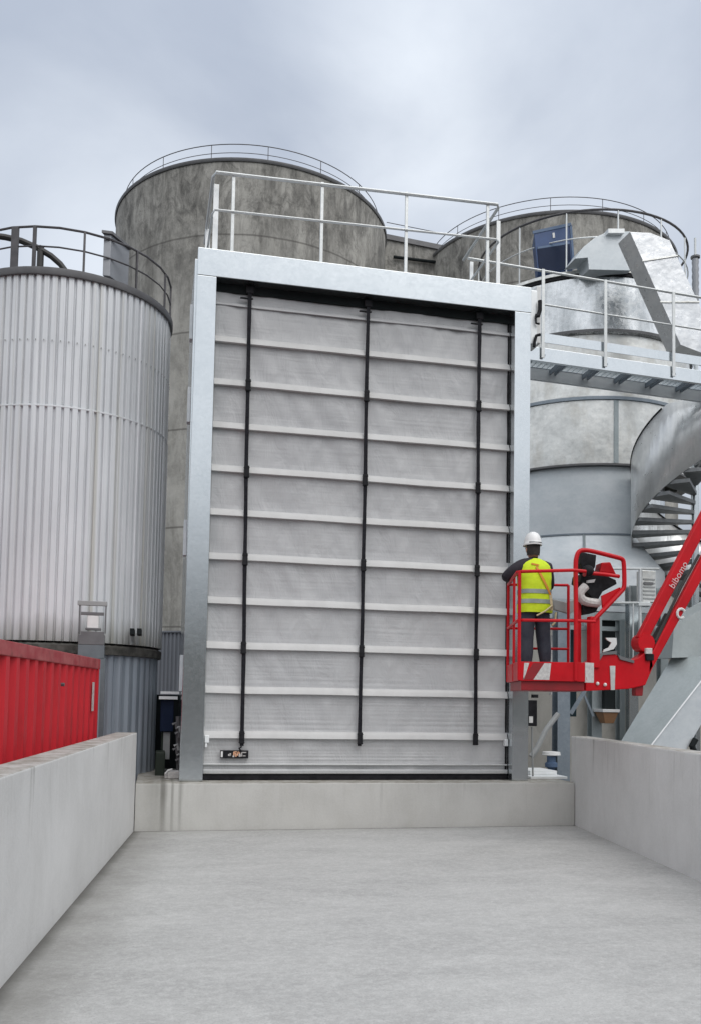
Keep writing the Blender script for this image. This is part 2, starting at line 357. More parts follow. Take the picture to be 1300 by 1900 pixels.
# ------------------------------------------------------------------ gate frame
gf = thing('gate_frame', (2.2, .1, 0), 'tall bright galvanised portal frame around the grey roll-up door', 'gate frame')
W, H = 4.42, 6.98
MB().prism([(-.318, 0, -.012), (-.005, 0, -.012), (-.005, 0, H - .003), (-.268, 0, H - .003)], (0, .2, 0)).build('post', 'galv', gf, bevel=.006)
MB().box(W, 4.672, 0, .2, -.012, H - .003).build('post', 'galv', gf, bevel=.006)
MB().box(-.268, 4.68, -.004, .2, H, 7.372).build('lintel', 'galv', gf, bevel=.006)
MB().box(-.30, -.24, .203, 2.1, -.012, 7.30).build('side_panel', 'galv', gf, bevel=.004)
MB().box(4.60, 4.66, .203, 2.1, -.012, 7.30).build('side_panel', 'galv', gf, bevel=.004)
MB().box(-.235, 4.595, 2.04, 2.1, -.012, 7.30).build('back_panel', 'dull', gf)
MB().box(-.235, 4.595, .203, 2.035, 7.16, 7.30).build('roof_deck', 'galv', gf)
for z in (1.2, 3.1, 5.0, 6.2): MB().box(-.345, -.302, .35, .5, z, z + .5).build('side_bracket', 'dull', gf, bevel=.004)

# ------------------------------------------------------------------ roll-up door
DY = .215
door = thing('roll_up_door', (2.2, DY, 0), 'tall grey fabric roll-up door with pale horizontal bars and black straps', 'door')
bz = [1.15 + (6.98 - .918 - .611 * k + .05 - 1.15) * 1.0125 for k in range(10)]     # centres of the bars
nx, nz = 110, 620
z0, z1 = .10, 6.97
random.seed(3)
fold = []
z = 0
while z < 7.2:
    fold.append((z, random.uniform(.3, 1.))); z += random.uniform(.028, .075)
def ridge(z):
    import bisect
    i = bisect.bisect([a for a, _ in fold_z], z) - 1 if False else max(0, bisect.bisect(fold_k, z) - 1)
    if i >= len(fold) - 1: return 0
    a, w = fold[i]; b_ = fold[i + 1][0]; t = (z - a) / (b_ - a)
    return w * math.sin(PI * t)
fold_z = []; fold_k = [a for a, _ in fold]
rid = [ridge(z0 + (z1 - z0) * j / nz) for j in range(nz + 1)]
vs = []
for j in range(nz + 1):
    z = z0 + (z1 - z0) * j / nz
    amp = .0010 + .0075 * max(0, 1 - z / 2.6) ** 1.3
    k = min(abs(z - b_) for b_ in bz)
    for i in range(nx + 1):
        x = -.02 + 4.46 * i / nx
        y = DY - rid[j] * amp * (.6 + .8 * noise.noise((x * .9, z * 3, 2.)))
        y += .022 * noise.noise((x * 1.1 + z * .5, z * .45, 7.)) + .019 * noise.noise((x * 4.2 + z * 1.6, z * .7, 11.)) * min(1, k * 5) + .010 * noise.noise((x * 7. - z * 2.5, z * .9, 17.)) * min(1, k * 5) + .012 * noise.noise((x * 2.6 - z * .8, z * 1.1, 3.)) * min(1, k * 6)
        y -= .012 * math.exp(-(k / .09) ** 2)
        vs.append((x, y, z))
cur = MB(); n1 = nx + 1
cur.add(vs, [(j * n1 + i, j * n1 + i + 1, (j + 1) * n1 + i + 1, (j + 1) * n1 + i) for j in range(nz) for i in range(nx)])
cur.build('curtain', 'fabric', door, smooth=True, auto=PI)
def bar(zc_, h=.092, d=.052, name='stiffener_bar', mat='pocket'):
    n = 30; prof = [(0, .62), (-.25, .55), (-.62, .1), (-.95, -.36), (-1., -.46), (-.9, -.52), (.1, -.50)]
    v = []; f = []; k = len(prof)
    for i in range(n + 1):
        x = .008 + (W - .016) * i / n
        w = .009 * noise.noise((x * .8, zc_ * 5, 1.))
        for (a, c) in prof: v.append((x, DY - .012 + a * d, zc_ + c * h + w))
    for i in range(n):
        for q in range(k - 1): f.append((i * k + q, i * k + q + 1, (i + 1) * k + q + 1, (i + 1) * k + q))
    f += [tuple(range(k)), tuple(n * k + q for q in range(k - 1, -1, -1))]
    MB().add(v, f).build(name, mat, door, smooth=True, auto=math.radians(50))
for z in bz: bar(z)
bar(6.70, .05, .02, 'top_hem', 'fabric')
MB().box(.005, W - .006, DY - .07, DY + .02, .0 + .075, .135).build('bottom_bar', 'alu', door, bevel=.01)
MB().box(.005, W - .006, DY - .05, DY + .02, .19, .215).build('bottom_seam', 'alu', door, bevel=.008)
MB().box(.005, W - .006, DY - .045, DY + .015, -.008, .072).build('rubber_seal', 'black', door, bevel=.006)
MB().box(-.002, W + .0, DY - .03, DY + .06, 6.86, 6.977).build('roller_gap', 'dark', door)
b = MB(); b.box(W - .03, W - .002, .202, .28, 0, 6.9); b.build('guide_rail', 'black', door)
b = MB(); b.box(-.004, .018, .202, .28, 0, 6.9); b.build('guide_rail', 'greyp', door)
MB().box(.015, .075, .12, .2, .50, .60).box(.02, .05, .1, .16, .44, .49).build('side_roller', 'galv_post', door, bevel=.006)
MB().box(4.36, 4.41, .12, .2, .48, .58).build('side_roller', 'galv_post', door, bevel=.006)
SY = DY - .085
for (ut, vt, ub, vb, ph) in ((464, 531, 448.5, 1385, 1), (683, 562, 667, 1385, 0), (889, 592, 881, 1383, 1)):
    a, c = at(ut, vt, SY), at(ub, vb, SY)
    b = MB(); n = 40; w = .027
    vs = []
    for i in range(n + 1):
        t = i / n; p = a.lerp(c, t); tw = .010 * noise.noise((p.z * 1.7, ut, 0)); sx = .010 * noise.noise((p.z * .8, ut * .1, 5))
        ww = w * (1 + .25 * noise.noise((p.z * 2.2, ut, 3)))
        vs += [(p.x - ww + sx, SY + tw, p.z), (p.x + ww + sx, SY - tw, p.z), (p.x + ww + sx, SY - tw + .006, p.z), (p.x - ww + sx, SY + tw + .006, p.z)]
    f = [(i * 4 + q, i * 4 + (q + 1) % 4, i * 4 + 4 + (q + 1) % 4, i * 4 + 4 + q) for i in range(n) for q in range(4)] + [(3, 2, 1, 0), (n * 4, n * 4 + 1, n * 4 + 2, n * 4 + 3)]
    st = b.add(vs, f).build('strap', 'strap', door)
    for k in range(1, 10, 2):
        z = bz[k] - .03; t = (z - a.z) / (c.z - a.z); p = a.lerp(c, t)
        MB().box(p.x - .036, p.x + .036, SY - .018, SY + .012, z - .085, z + .085).box(p.x - .042, p.x + .042, SY - .022, SY, z + .05, z + .062).box(p.x - .042, p.x + .042, SY - .022, SY, z - .075, z - .063).build('buckle', 'black', st, bevel=.004)
    p = a
    MB().box(p.x - .13, p.x + .05, SY + .0, SY + .03, 6.775, 6.79).box(p.x - .05, p.x + .055, SY - .01, SY + .03, 6.86, 6.95).build('hook', 'black', st)
# small printed plate low on the door
pl = thing('sign_plate', at(435, 1401, DY - .06), 'small black plate with white and orange print, low on the door', 'sign')
q = at(409, 1393, DY - .06); e = at(461, 1408, DY - .06)
MB().box(q.x, e.x, DY - .062, DY - .03, e.z, q.z).build('plate', 'black', pl, bevel=.004)
wd = e.x - q.x; ht = q.z - e.z
b = MB(); b.box(q.x + wd * .02, q.x + wd * .09, DY - .066, DY - .06, e.z + ht * .15, q.z - ht * .12)
b.build('white_bar', 'white', pl)
for (a0, a1, c0, c1) in ((.28, .36, .3, .55), (.33, .38, .35, .65), (.70, .78, .25, .45), (.76, .92, .7, .8), (.80, .9, .28, .36), (.74, .78, .4, .75), (.44, .5, .15, .35), (.66, .72, .2, .6)):
    MB().box(q.x + wd * a0, q.x + wd * a1, DY - .066, DY - .06, e.z + ht * c0, e.z + ht * c1).build('white_mark', 'decal', pl)
for (a0, a1, c0, c1) in ((.46, .51, .35, .85), (.53, .58, .2, .6), (.59, .64, .35, .9), (.62, .70, .6, .75), (.5, .66, .78, .9), (.51, .56, .6, .72)):
    MB().box(q.x + wd * a0, q.x + wd * a1, DY - .067, DY - .06, e.z + ht * c0, e.z + ht * c1).build('orange_mark', 'tag_orange', pl)
MB().tube([at(449, 1386, DY - .07), at(444, 1389, DY - .07), at(447, 1394, DY - .063)], .012, 6).build('tie', 'black', pl)

# ------------------------------------------------------------------ railing on top of the gate
rl = thing('safety_railing', (2.1, 1, 7.37), 'galvanised guard rail standing on the roof of the gate frame', 'railing')
A, B_ = Vector((-.08, .05, 8.51)), Vector((4.19, .05, 8.62))
def bend(*pts): return [Vector(p) for p in pts]
dl, dr = Vector((-.02, 2.05, 0)), Vector((.03, 1.75, 0))
MB().tube([A + dl, A + dl * .06, A + Vector((.03, 0, 0)), B_ - Vector((.04, 0, 0)), B_ + dr * .05, B_ + dr], .024, 8).build('top_rail', 'rail', rl, smooth=True)
dz = Vector((0, 0, -.545))
MB().tube([A + dz + dl, A + dz + dl * .06, A + dz + Vector((.03, 0, 0)), B_ + dz - Vector((.06, 0, 0)), B_ + dz + Vector((0, .06, 0)), B_ + dz + dr], .017, 8).build('mid_rail', 'rail', rl, smooth=True)
for (u, vt) in ((434.5, 320), (599, 337), (754.5, 355), (905, 376)):
    p = at(u, vt, .05)
    MB().beam((p.x, .07, 7.374), (p.x, .07, p.z), .045, .03, (0, 1, 0)).build('post', 'rail', rl, bevel=.005)
for (u, v, y) in ((402, 342, .25), (386, 425, 1.6)):
    p = at(u, v, y); MB().beam((p.x, y, 7.30), (p.x, y, p.z), .075, .02, (0, 1, 0)).build('post', 'galv_post', rl, bevel=.003)
for (u, v, y) in ((924, 410, .45), (874, 486, 1.55)):
    p = at(u, v, y); MB().beam((p.x, y, 7.30), (p.x, y, p.z), .06, .02, (0, 1, 0)).build('post', 'galv_post', rl, bevel=.003)
MB().box(-.1, 4.2, 1.95, 1.97, 7.305, 7.42).build('toe_board', 'dull', rl)

# ------------------------------------------------------------------ concrete silos
def silo(c, r, zt, label, posts, clad=None):
    t = thing('concrete_silo', (c[0], c[1], GZ), label, 'silo', 'weathered concrete silos')
    prof = [(r, GZ), (r, 2), (r, 5), (r, 8), (r, 11), (r, zt)]
    MB().lathe(c, prof, 128).build('wall', 'silo', t, smooth=True)
    MB().lathe(c, [(r + .025, zt - .06), (r + .045, zt - .02), (r + .045, zt + .03), (r - .3, zt + .05), (.05, zt + .25)], 128).build('roof_edge', 'rim', t, smooth=True)
    rr = r - .22; zr = zt + .56
    rail = MB().tube(arc(c, rr, zr, 0, 2 * PI, 96)[:-1], .012, 6, True).build('railing', 'dkrail', t, smooth=True)
    MB().tube(arc(c, rr, zr - .24, 0, 2 * PI, 96)[:-1], .009, 6, True).build('mid_rail', 'dkrail', rail, smooth=True)
    for i in range(posts):
        a = 2 * PI * i / posts
        MB().tube([(c[0] + rr * math.cos(a), c[1] + rr * math.sin(a), zt), (c[0] + rr * math.cos(a), c[1] + rr * math.sin(a), zr)], .010, 6).build('post', 'dkrail', rail)
    return t
s1 = silo((1.86, 15), 4.145, 15.467, 'wide stained concrete silo rising behind the gate, left of the other silo', 16)
s2 = silo((11.709, 15), 4.16, 15.363, 'stained concrete silo at right, behind the blue cabinet and zinc tank', 16)
def ribs(n, depth, ph=0):
    pat = [0, 0, 1, 1, 1, 0]
    return lambda i: depth * pat[(i + ph) % 6]
zcl = at(320, 1170, 11.0).z
MB().lathe((1.86, 15), [(4.18, GZ), (4.18, zcl)], 230 * 6, fn=ribs(0, .035)).lathe((1.86, 15), [(4.15, zcl + .01), (4.25, zcl + .01), (4.25, zcl - .03)], 96).build('base_cladding', 'clad_dark', s1)
# wall joining the two silos
YW = 14.4
a = at(712, 437, YW); c_ = at(836, 463, YW)
lw = thing('link_wall', (7, YW, GZ), 'short weathered concrete wall joining the two silos', 'wall')
MB().prism([(a.x - .6, YW, GZ), (c_.x + .6, YW, GZ), (c_.x + .6, YW, c_.z), (a.x - .6, YW, a.z + .06)], (0, .35, 0)).build('wall', 'silo', lw)
MB().prism([(a.x - .6, YW - .06, a.z - .08), (c_.x + .6, YW - .06, c_.z - .14), (c_.x + .6, YW - .06, c_.z + .02), (a.x - .6, YW - .06, a.z + .08)], (0, .47, 0)).build('coping', 'rim', lw)
MB().tube([(a.x + .3, YW - .08, a.z - .7), (c_.x + .0, YW - .08, a.z - .7), (c_.x + .25, YW - .08, a.z - .8), (c_.x + .25, YW - .08, 10)], .05, 8).build('drain_pipe', 'dark', lw)
MB().tube([(a.x + .1, YW + .1, a.z + .5), (c_.x + .5, YW + .1, c_.z + .5)], .012, 6).build('railing', 'dkrail', lw)

# ------------------------------------------------------------------ white ribbed tank
TC, TR = (-2.153, 2.0), 1.554
tk = thing('ribbed_tank', (TC[0], TC[1], GZ), 'large round tank clad in white vertical ribbed sheet, left of the gate', 'tank')
NR = 88
def pat(i):
    k = i % 8; base = [.004, .004, .04, .042, .040, .040, .042, .04][k]
    pan = (i // 8) % 7
    return base + (.008 if pan == 0 and k in (3, 4, 5) else 0) - .042
zs = [1.85, 2.4, 3.4, 4.3, 5.098]
MB().lathe(TC, [(TR, z) for z in zs], NR * 8, fn=pat).build('cladding', 'clad', tk)
MB().lathe(TC, [(TR - .008, z) for z in (5.105, 6.0, 6.95)], NR * 8, fn=pat).build('cladding', 'clad', tk)
MB().lathe(TC, [(TR - .02, 5.08), (TR + .002, 5.09), (TR + .002, 5.108), (TR - .02, 5.12)], 120).build('seam_band', 'clad', tk, smooth=True)
MB().lathe(TC, [(TR - .05, 6.945), (TR + .025, 6.945), (TR + .03, 6.955), (TR + .03, 7.045), (TR - .1, 7.06), (.02, 7.2)], 64).build('roof', 'rim', tk, auto=.5)
MB().lathe(TC, [(TR - .14, 1.68), (TR + .004, 1.69), (TR + .008, 1.80), (TR - .04, 1.83), (TR - .2, 1.835)], 96).build('drip_ledge', 'ledge', tk, smooth=True)
MB().lathe(TC, [(TR - .05, z) for z in (GZ, .5, 1.69)], 56 * 8, fn=lambda i: [0, 0, .02, .035, .035, .035, .02, 0][i % 8] - .03).build('base_cladding', 'clad_base', tk)
b = MB()
for zz in (6.02,):
    for i in range(NR):
        a = 2 * PI * (i * 8 + 4) / (NR * 8)
        if math.sin(a) < .35: b.box(TC[0] + (TR + .004) * math.cos(a) - .006, TC[0] + (TR + .004) * math.cos(a) + .006, TC[1] + (TR + .004) * math.sin(a) - .006, TC[1] + (TR + .004) * math.sin(a) + .006, zz - .008, zz + .008)
b.build('screw_row', 'greyp', tk)['kind'] = 'stuff'
b = MB()
for u in (246, 259):
    p = at(u, 1174, .75); b.box(p.x - .03, p.x + .03, .5, .95, p.z - .04, p.z + .04)
b.build('vent_hole', 'dark', tk)
tr = thing('tank_railing', (TC[0], TC[1], 7.1), 'dark guard rail around the roof of the white ribbed tank', 'railing')
RR = TR - .02
a0, a1 = -2.9, -.04
ZR = 7.64
MB().tube(arc(TC, RR, ZR, a0, a1, 13), .017, 6).build('top_rail', 'dkrail', tr)
MB().tube(arc(TC, RR, 7.36, a0, a1, 13), .012, 6).build('mid_rail', 'dkrail', tr)
for i, (k, w) in enumerate(((0, .03), (2, .03), (4.15, .11), (5, .05), (7, .03), (9.4, .025), (11.6, .025), (13, .035))):
    a = a0 + (a1 - a0) * k / 13
    x, y = TC[0] + RR * math.cos(a), TC[1] + RR * math.sin(a)
    MB().beam((x, y, 7.02), (x, y, ZR), w, .03, (math.cos(a), math.sin(a), 0)).build('post', 'dkrail', tr, bevel=.004)
hp = [at(u, v, 1.4) for u, v in ((-60, 436), (-20, 436), (10, 440), (40, 447), (70, 460), (95, 475), (112, 490), (124, 506), (128, 525))]
tag(MB().tube(hp, .045, 10).build('bent_pipe', 'hose', origin=(-2.2, 1.4, 7.1), smooth=True), 'thick dark bent pipe arching over the white tank roof', 'pipe')
p = at(74, 500, 1.4); q = at(74, 445, 1.4)
tag(MB().tube([(p.x, 1.4, 7.12), (p.x, 1.4, q.z - .1)], .05, 8).build('pipe_stub', 'hose', origin=(p.x, 1.4, 7.1)), 'short dark upright stub under the bent roof pipe', 'pipe')
gb = thing('roof_box', at(215, 525, .72), 'grey sheet metal box standing on the rim of the white tank', 'box')
p0, p1, p2 = at(193, 434, .62), at(207, 434, .66), at(241, 436, .95)
z_b = 7.1
MB().prism([(p0.x, .62, z_b), (p0.x + .1, .62, z_b), (p2.x, 1.0, z_b), (p2.x - .1, 1.1, z_b)], (0, 0, at(200, 436, .64).z - z_b)).build('body', 'greybox', gb, bevel=.008)
MB().prism([(p0.x - .03, .59, 0), (p0.x + .12, .59, 0), (p2.x + .03, .99, 0), (p2.x - .12, 1.13, 0)], (0, 0, .04)).build('lid', 'rim', gb).location.z += at(200, 436, .64).z
lt = None

# ------------------------------------------------------------------ galvanised tank on the right
KT = 1.1159                                    # farther and larger by the same factor
def gz(z): return 1.15 + KT * (z - 1.15)
GC = (8.974, 7.0)
gt = thing('zinc_tank', (GC[0], GC[1], GZ), 'round galvanised steel tank behind the catwalk, right of the gate', 'tank')
R1, R3, R4 = 2.462, 2.36, 2.52
def sz(z): return 1.15 + (gz(z) - 1.15) * .984
def dz_(z): return 1.15 + (gz(z) - 1.15) * 1.0115
MB().lathe(GC, [(R4 - .06, dz_(8.03)), (R4, dz_(8.07)), (R4, dz_(8.4)), (R4, dz_(8.8)), (R4, dz_(9.20))], 96).build('drum', 'shiny', gt, smooth=True)
MB().lathe(GC, [(R4 + .005, dz_(9.17)), (R4 + .05, dz_(9.175)), (R4 + .05, dz_(9.235)), (R4 - .2, dz_(9.25)), (.05, dz_(9.5))], 96).build('roof', 'aged', gt, smooth=True)
MB().lathe(GC, [(R4 + .012, dz_(8.05)), (R4 + .018, dz_(8.10))], 96).build('drum_hem', 'rim', gt, smooth=True)
MB().lathe(GC, [(R1 - .02, gz(6.9)), (R1 - .02, dz_(8.10))], 96).build('neck', 'aged', gt, smooth=True)
MB().lathe(GC, [(R1, gz(5.60)), (R1, gz(6.2)), (R1, gz(6.88)), (R1 + .03, gz(6.885)), (R1 + .03, gz(6.92)), (R1 - .03, gz(6.93))], 96).build('shell', 'aged', gt, smooth=True)
MB().lathe(GC, [(R1 - .25, gz(5.585)), (R1 + .012, gz(5.59)), (R1 + .012, gz(5.625))], 96).build('shell_hem', 'rim', gt, smooth=True)
MB().lathe(GC, [(1.90, GZ), (1.90, gz(5.66))], 80).build('inner_shell', 'shiny', gt, smooth=True)
MB().lathe(GC, [(R1, gz(6.83)), (R1 + .035, gz(6.84)), (R1 + .035, gz(6.90)), (R1, gz(6.91))], 96).build('seam_band', 'steel', gt, smooth=True)
MB().lathe(GC, [(R4 + .004, dz_(9.10)), (R4 + .03, dz_(9.11)), (R4 + .03, dz_(9.165)), (R4 + .004, dz_(9.168))], 96).build('gasket', 'black', gt, smooth=True)
MB().lathe(GC, [(R4 - .5, dz_(9.24)), (R4 - .5, dz_(9.36)), (R4 - .56, dz_(9.38)), (.05, dz_(9.55))], 96).build('lid', 'aged', gt, smooth=True)
# vertical standing seams
for a in (-1.73, -.9, -2.6):
    MB().box(GC[0] + R1 * math.cos(a) - .05, GC[0] + R1 * math.cos(a) + .05, GC[1] + R1 * math.sin(a) - .012, GC[1] + R1 * math.sin(a) + .05, gz(5.63), gz(6.83)).build('seam_strip', 'dkgalv', gt)
# skirt plate in front, flaring at its foot
def ang_for_u(c, r, u, z):
    best = None
    for i in range(2000):
        a = -PI + PI * i / 2000; p = Vector((c[0] + r * math.cos(a), c[1] + r * math.sin(a), z)); d = CM.transposed() @ (p - CP)
        e = abs(CX + F_PX * d.x / d.y - u)
        if best is None or e < best[0]: best = (e, a)
    return best[1]
ae = ang_for_u(GC, R3, 1174, sz(5.0))
as_ = ang_for_u(GC, R3, 930, sz(5.0))
sk = MB().lathe(GC, [(R3, sz(4.36)), (R3, sz(5.0)), (R3, sz(5.655))], 40, as_, ae)
sk.lathe(GC, [(R3 - .04, sz(4.36)), (R3 - .04, sz(5.655))], 40, as_, ae)
sk.add([(GC[0] + r * math.cos(ae), GC[1] + r * math.sin(ae), z) for r in (R3, R3 - .04) for z in (sz(4.36), sz(5.655))], [(0, 1, 3, 2)])
sk.build('skirt_plate', 'dull', gt, smooth=True)
fl = MB(); n = 40; rows = [(R3 + .012, sz(4.345), ae), (R3 + .16, sz(4.0), ae + .10), (R3 + .34, sz(3.62), ae + .21), (R3 + .36, sz(3.0), ae + .21)]
vs = []
for (r, z, e) in rows:
    for i in range(n + 1):
        a = as_ + (e - as_) * i / n; vs.append((GC[0] + r * math.cos(a), GC[1] + r * math.sin(a), z))
fl.add(vs, [(k * (n + 1) + i, k * (n + 1) + i + 1, (k + 1) * (n + 1) + i + 1, (k + 1) * (n + 1) + i) for k in range(3) for i in range(n)])
fl.build('flared_hood', 'dull', gt, smooth=True)
a = ang_for_u(GC, R3 + .02, 1083, sz(4.2))
MB().beam((GC[0] + (R3 + .03) * math.cos(a), GC[1] + (R3 + .03) * math.sin(a), sz(4.33)), (GC[0] + (R3 + .375) * math.cos(a), GC[1] + (R3 + .375) * math.sin(a), sz(3.62)), .05, .02, (0, 1, .5)).build('seam_strip', 'dkgalv', gt)
b = MB().lathe(GC, [(R3 - .05, sz(4.325)), (R3 + .035, sz(4.335)), (R3 + .035, sz(4.365)), (R3, sz(4.37))], 40, as_, ae)
b.build('seam_band', 'steel', gt, smooth=True)
# ring railing on the roof
rr, zr = R4 - .10, dz_(10.45)
rg = MB().tube(arc(GC, rr, zr, 0, 2 * PI, 72)[:-1], .026, 8, True).build('roof_railing', 'dkrail', gt, smooth=True)
MB().tube(arc(GC, rr, zr - .6, 0, 2 * PI, 72)[:-1], .015, 6, True).build('mid_rail', 'rail', rg, smooth=True)
for i in range(14):
    a = 2 * PI * (i + .2) / 14
    MB().tube([(GC[0] + rr * math.cos(a), GC[1] + rr * math.sin(a), dz_(9.22)), (GC[0] + rr * math.cos(a), GC[1] + rr * math.sin(a), zr)], .018, 6).build('post', 'rail', rg)
# blue cabinet on its roof
y = 5.2
bl = thing('blue_cabinet', (at(1025, 500, y).x, y, gz(9.25)), 'blue metal cabinet standing on the zinc tank roof behind the rails', 'cabinet')
q = [at(990, 432, y), at(1056, 418, y), at(1062, 500, y), at(997, 505, y)]
MB().prism([q[0], q[1], q[2], q[3]], (.22, .6, .05)).build('housing', 'blue', bl, bevel=.01)
e = Vector((0, -.012, 0))
def quad_in(q, u0, u1, v0, v1):
    def P(a, b): return (q[0].lerp(q[1], a)).lerp(q[3].lerp(q[2], a), b) + e
    return [P(u0, v0), P(u1, v0), P(u1, v1), P(u0, v1)]
MB().prism(quad_in(q, .04, .96, .42, 1.0), (0, .01, 0)).build('dark_panel', 'navy', bl)
MB().prism(quad_in(q, -.04, 1.04, -.05, .02), (0, .014, 0)).prism(quad_in(q, .05, .95, .37, .42), (0, .012, 0)).prism(quad_in(q, 1.0, 1.06, 0, 1), (0, .014, 0)).build('frame', 'valve', bl)
MB().prism(quad_in(q, .5, .56, .1, .22), (0, .008, 0)).build('badge', 'white', bl)

# duct arching over the tank
du = thing('air_duct', at(1230, 640, 3.2), 'bent rectangular zinc duct running down beside the zinc tank', 'duct')
Y0 = 3.0
pf = [(1168, 430), (1206, 432), (1242, 446), (1300, 572), (1345, 672), (1262, 640)]
MB().prism([at(u, v, Y0) for u, v in pf], (0, .46, 0)).build('down_leg', ['duct'], du, bevel=.006)
pf = [(1066, 480), (1082, 458), (1104, 440), (1124, 431), (1168, 429), (1178, 470), (1170, 502), (1092, 500), (1090, 478)]
MB().prism([at(u, v, 4.3) for u, v in pf], (0, .5, 0)).build('elbow', 'dull', du, bevel=.006)
pf = [(1128, 424), (1158, 424), (1158, 432), (1128, 432)]
MB().prism([at(u, v, 4.2) for u, v in pf], (0, .3, 0)).build('flange', 'galv_post', du)
for (u0, v0, u1, v1) in ((1191, 484, 1256, 474), (1224, 560, 1297, 560)):
    p, q_ = at(u0, v0, Y0 - .012), at(u1, v1, Y0 - .012); MB().beam(p, q_, .02, .03, (0, 0, 1)).build('joint_strip', 'aged', du)

ex = thing('exhaust_stack', at(1290, 640, 4.9), 'ribbed dark exhaust stack with thin mast at the right edge behind the duct', 'stack')
YE = 4.9
pe = at(1290, 590, YE); pt = at(1290, 480, YE)
MB().lathe((pe.x, YE), [(.065 + .012 * (i % 2), pe.z - .6 + (pt.z - pe.z + .6) * i / 24) for i in range(25)], 20, capt=True).build('silencer', 'greybox', ex, auto=.5)
MB().tube([(pe.x, YE, pt.z), (pe.x, YE, at(1290, 442, YE).z)], .025, 8).build('mast', 'rail', ex)
MB().lathe((pe.x, YE), [(.02, pt.z), (.10, pt.z + .01), (.10, pt.z + .05), (.02, pt.z + .06)], 20, capt=True).build('collar', 'rim', ex)
MB().tube([(pe.x, YE, 5.0), (pe.x, YE, pe.z - .6)], .05, 12).build('pipe', 'dull', ex)
# ------------------------------------------------------------------ catwalk
def cy(x, off=0): return 1.492 + (x - 5.334) * .079 + off
cw = thing('catwalk', (6.8, 1.8, 6.88), 'galvanised catwalk with guard rail leading right from the gate frame', 'catwalk')
XL, XR = 4.70, 10.2
def line(x, off, z): return Vector((x, cy(x, off), z))
MB().beam(line(XL, .03, 7.0), line(XR, .03, 7.0), .06, .24).build('front_beam', 'galv', cw, bevel=.005)
MB().beam(line(XL, .81, 6.98), line(XR, .81, 6.98), .06, .22).build('back_beam', 'dull', cw, bevel=.005)
b = MB()
for k in range(15): b.beam(line(XL, .07 + k * .05, 7.10), line(XR, .07 + k * .05, 7.10), .006, .03)
x = XL
while x < XR: b.beam(line(x, .06, 7.10), line(x, .78, 7.10), .006, .012); x += .1
b.build('deck', 'galv', cw)
MB().beam(line(XL, .02, 7.30), line(XR, .02, 7.30), .012, .16).build('kick_plate', 'galv', cw)
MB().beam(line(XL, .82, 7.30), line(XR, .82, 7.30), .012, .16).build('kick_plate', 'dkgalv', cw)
for i in range(9):
    x = 5.38 + i * .66
    MB().beam(line(x, .06, 7.03), line(x + .02, .78, 7.03), .035, .08).beam(line(x + .10, .06, 7.03), line(x + .12, .78, 7.03), .03, .08).build('joist', 'steel', cw)
ZT = 8.47
MB().tube([line(4.16, 0, ZT - .02), line(XR, 0, ZT)], .022, 8).build('top_rail', 'rail', cw, smooth=True)
MB().tube([line(5.5, 0, 7.87), line(XR, 0, 7.87)], .017, 8).build('mid_rail', 'rail', cw, smooth=True)
for u in (1003.5, 1124, 1257):
    p = at(u, 600, 1.55); MB().beam((p.x, cy(p.x, -.03), 6.93), (p.x, cy(p.x, -.03), ZT), .055, .02, (0, 1, 0)).build('post', 'rail', cw, bevel=.003)
    MB().box(p.x + .035, p.x + .05, cy(p.x) - .02, cy(p.x), 6.97, 7.0).build('bolt', 'steel', cw)
MB().beam((9.9, cy(9.9, -.03), 6.93), (9.9, cy(9.9, -.03), ZT), .055, .02, (0, 1, 0)).build('post', 'rail', cw)
# cable box between gate frame and catwalk
cb = thing('cable_box', at(988, 640, .9), 'tall pale cable box with black cables beside the gate lintel', 'box')
q0, q1 = at(984, 526, .9), at(1000, 640, .9)
MB().box(q0.x, q0.x + .12, .9, 1.3, q1.z, q0.z - .1).build('housing', 'galv_post', cb, bevel=.02)
MB().box(q0.x + .125, q0.x + .2, .95, 1.3, q1.z + .05, q0.z).build('cover', 'white', cb, bevel=.01)
MB().tube([at(u, v, .86) for u, v in ((1001, 558), (1001, 575), (998, 586), (993, 586))], .035, 8).tube([at(u, v, .86) for u, v in ((993, 590), (994, 600), (1000, 601))], .018, 8).tube([at(u, v, .86) for u, v in ((1001, 621), (994, 623), (991, 634), (990, 644))], .025, 8).build('cable', 'black', cb, smooth=True)

# ------------------------------------------------------------------ spiral staircase
SC = Vector((9.876, 3.75, 0)); SRad = 1.233
sp = thing('spiral_staircase', (SC.x, SC.y, GZ), 'galvanised spiral staircase with curved sheet balustrade under the catwalk', 'staircase')
MB().tube([(SC.x, SC.y, GZ), (SC.x, SC.y, 6.85)], .075, 14).build('column', 'galv', sp, smooth=True)
zL = 1.15 + 3.331 * 1.1228                      # balustrade bottom where it passes the leftmost point
PITCH = 4.595 * 1.1228                                    # rise per turn
def hz(a): return zL + (a - PI) / (2 * PI) * PITCH      # a grows anticlockwise (left -> front)
b = MB(); n = 90; a0, a1 = PI - 3.2, 1.62 * PI; vs = []
for i in range(n + 1):
    a = a0 + (a1 - a0) * i / n; zb = hz(a); hgt = 1.58
    zt_ = min(zb + hgt, 6.86) if False else zb + hgt
    for (r, z) in ((SRad, zb), (SRad, zb + hgt * .5), (SRad, zt_)):
        z = min(z, 6.95)
        vs.append((SC.x + r * math.cos(a), SC.y + r * math.sin(a), z))
b.add(vs, [(i * 3 + k, (i + 1) * 3 + k, (i + 1) * 3 + k + 1, i * 3 + k + 1) for i in range(n) for k in range(2)])
bo = b.build('balustrade', 'wavy', sp, smooth=True)
sm = bo.modifiers.new('thickness', 'SOLIDIFY'); sm.thickness = .012; sm.offset = 0
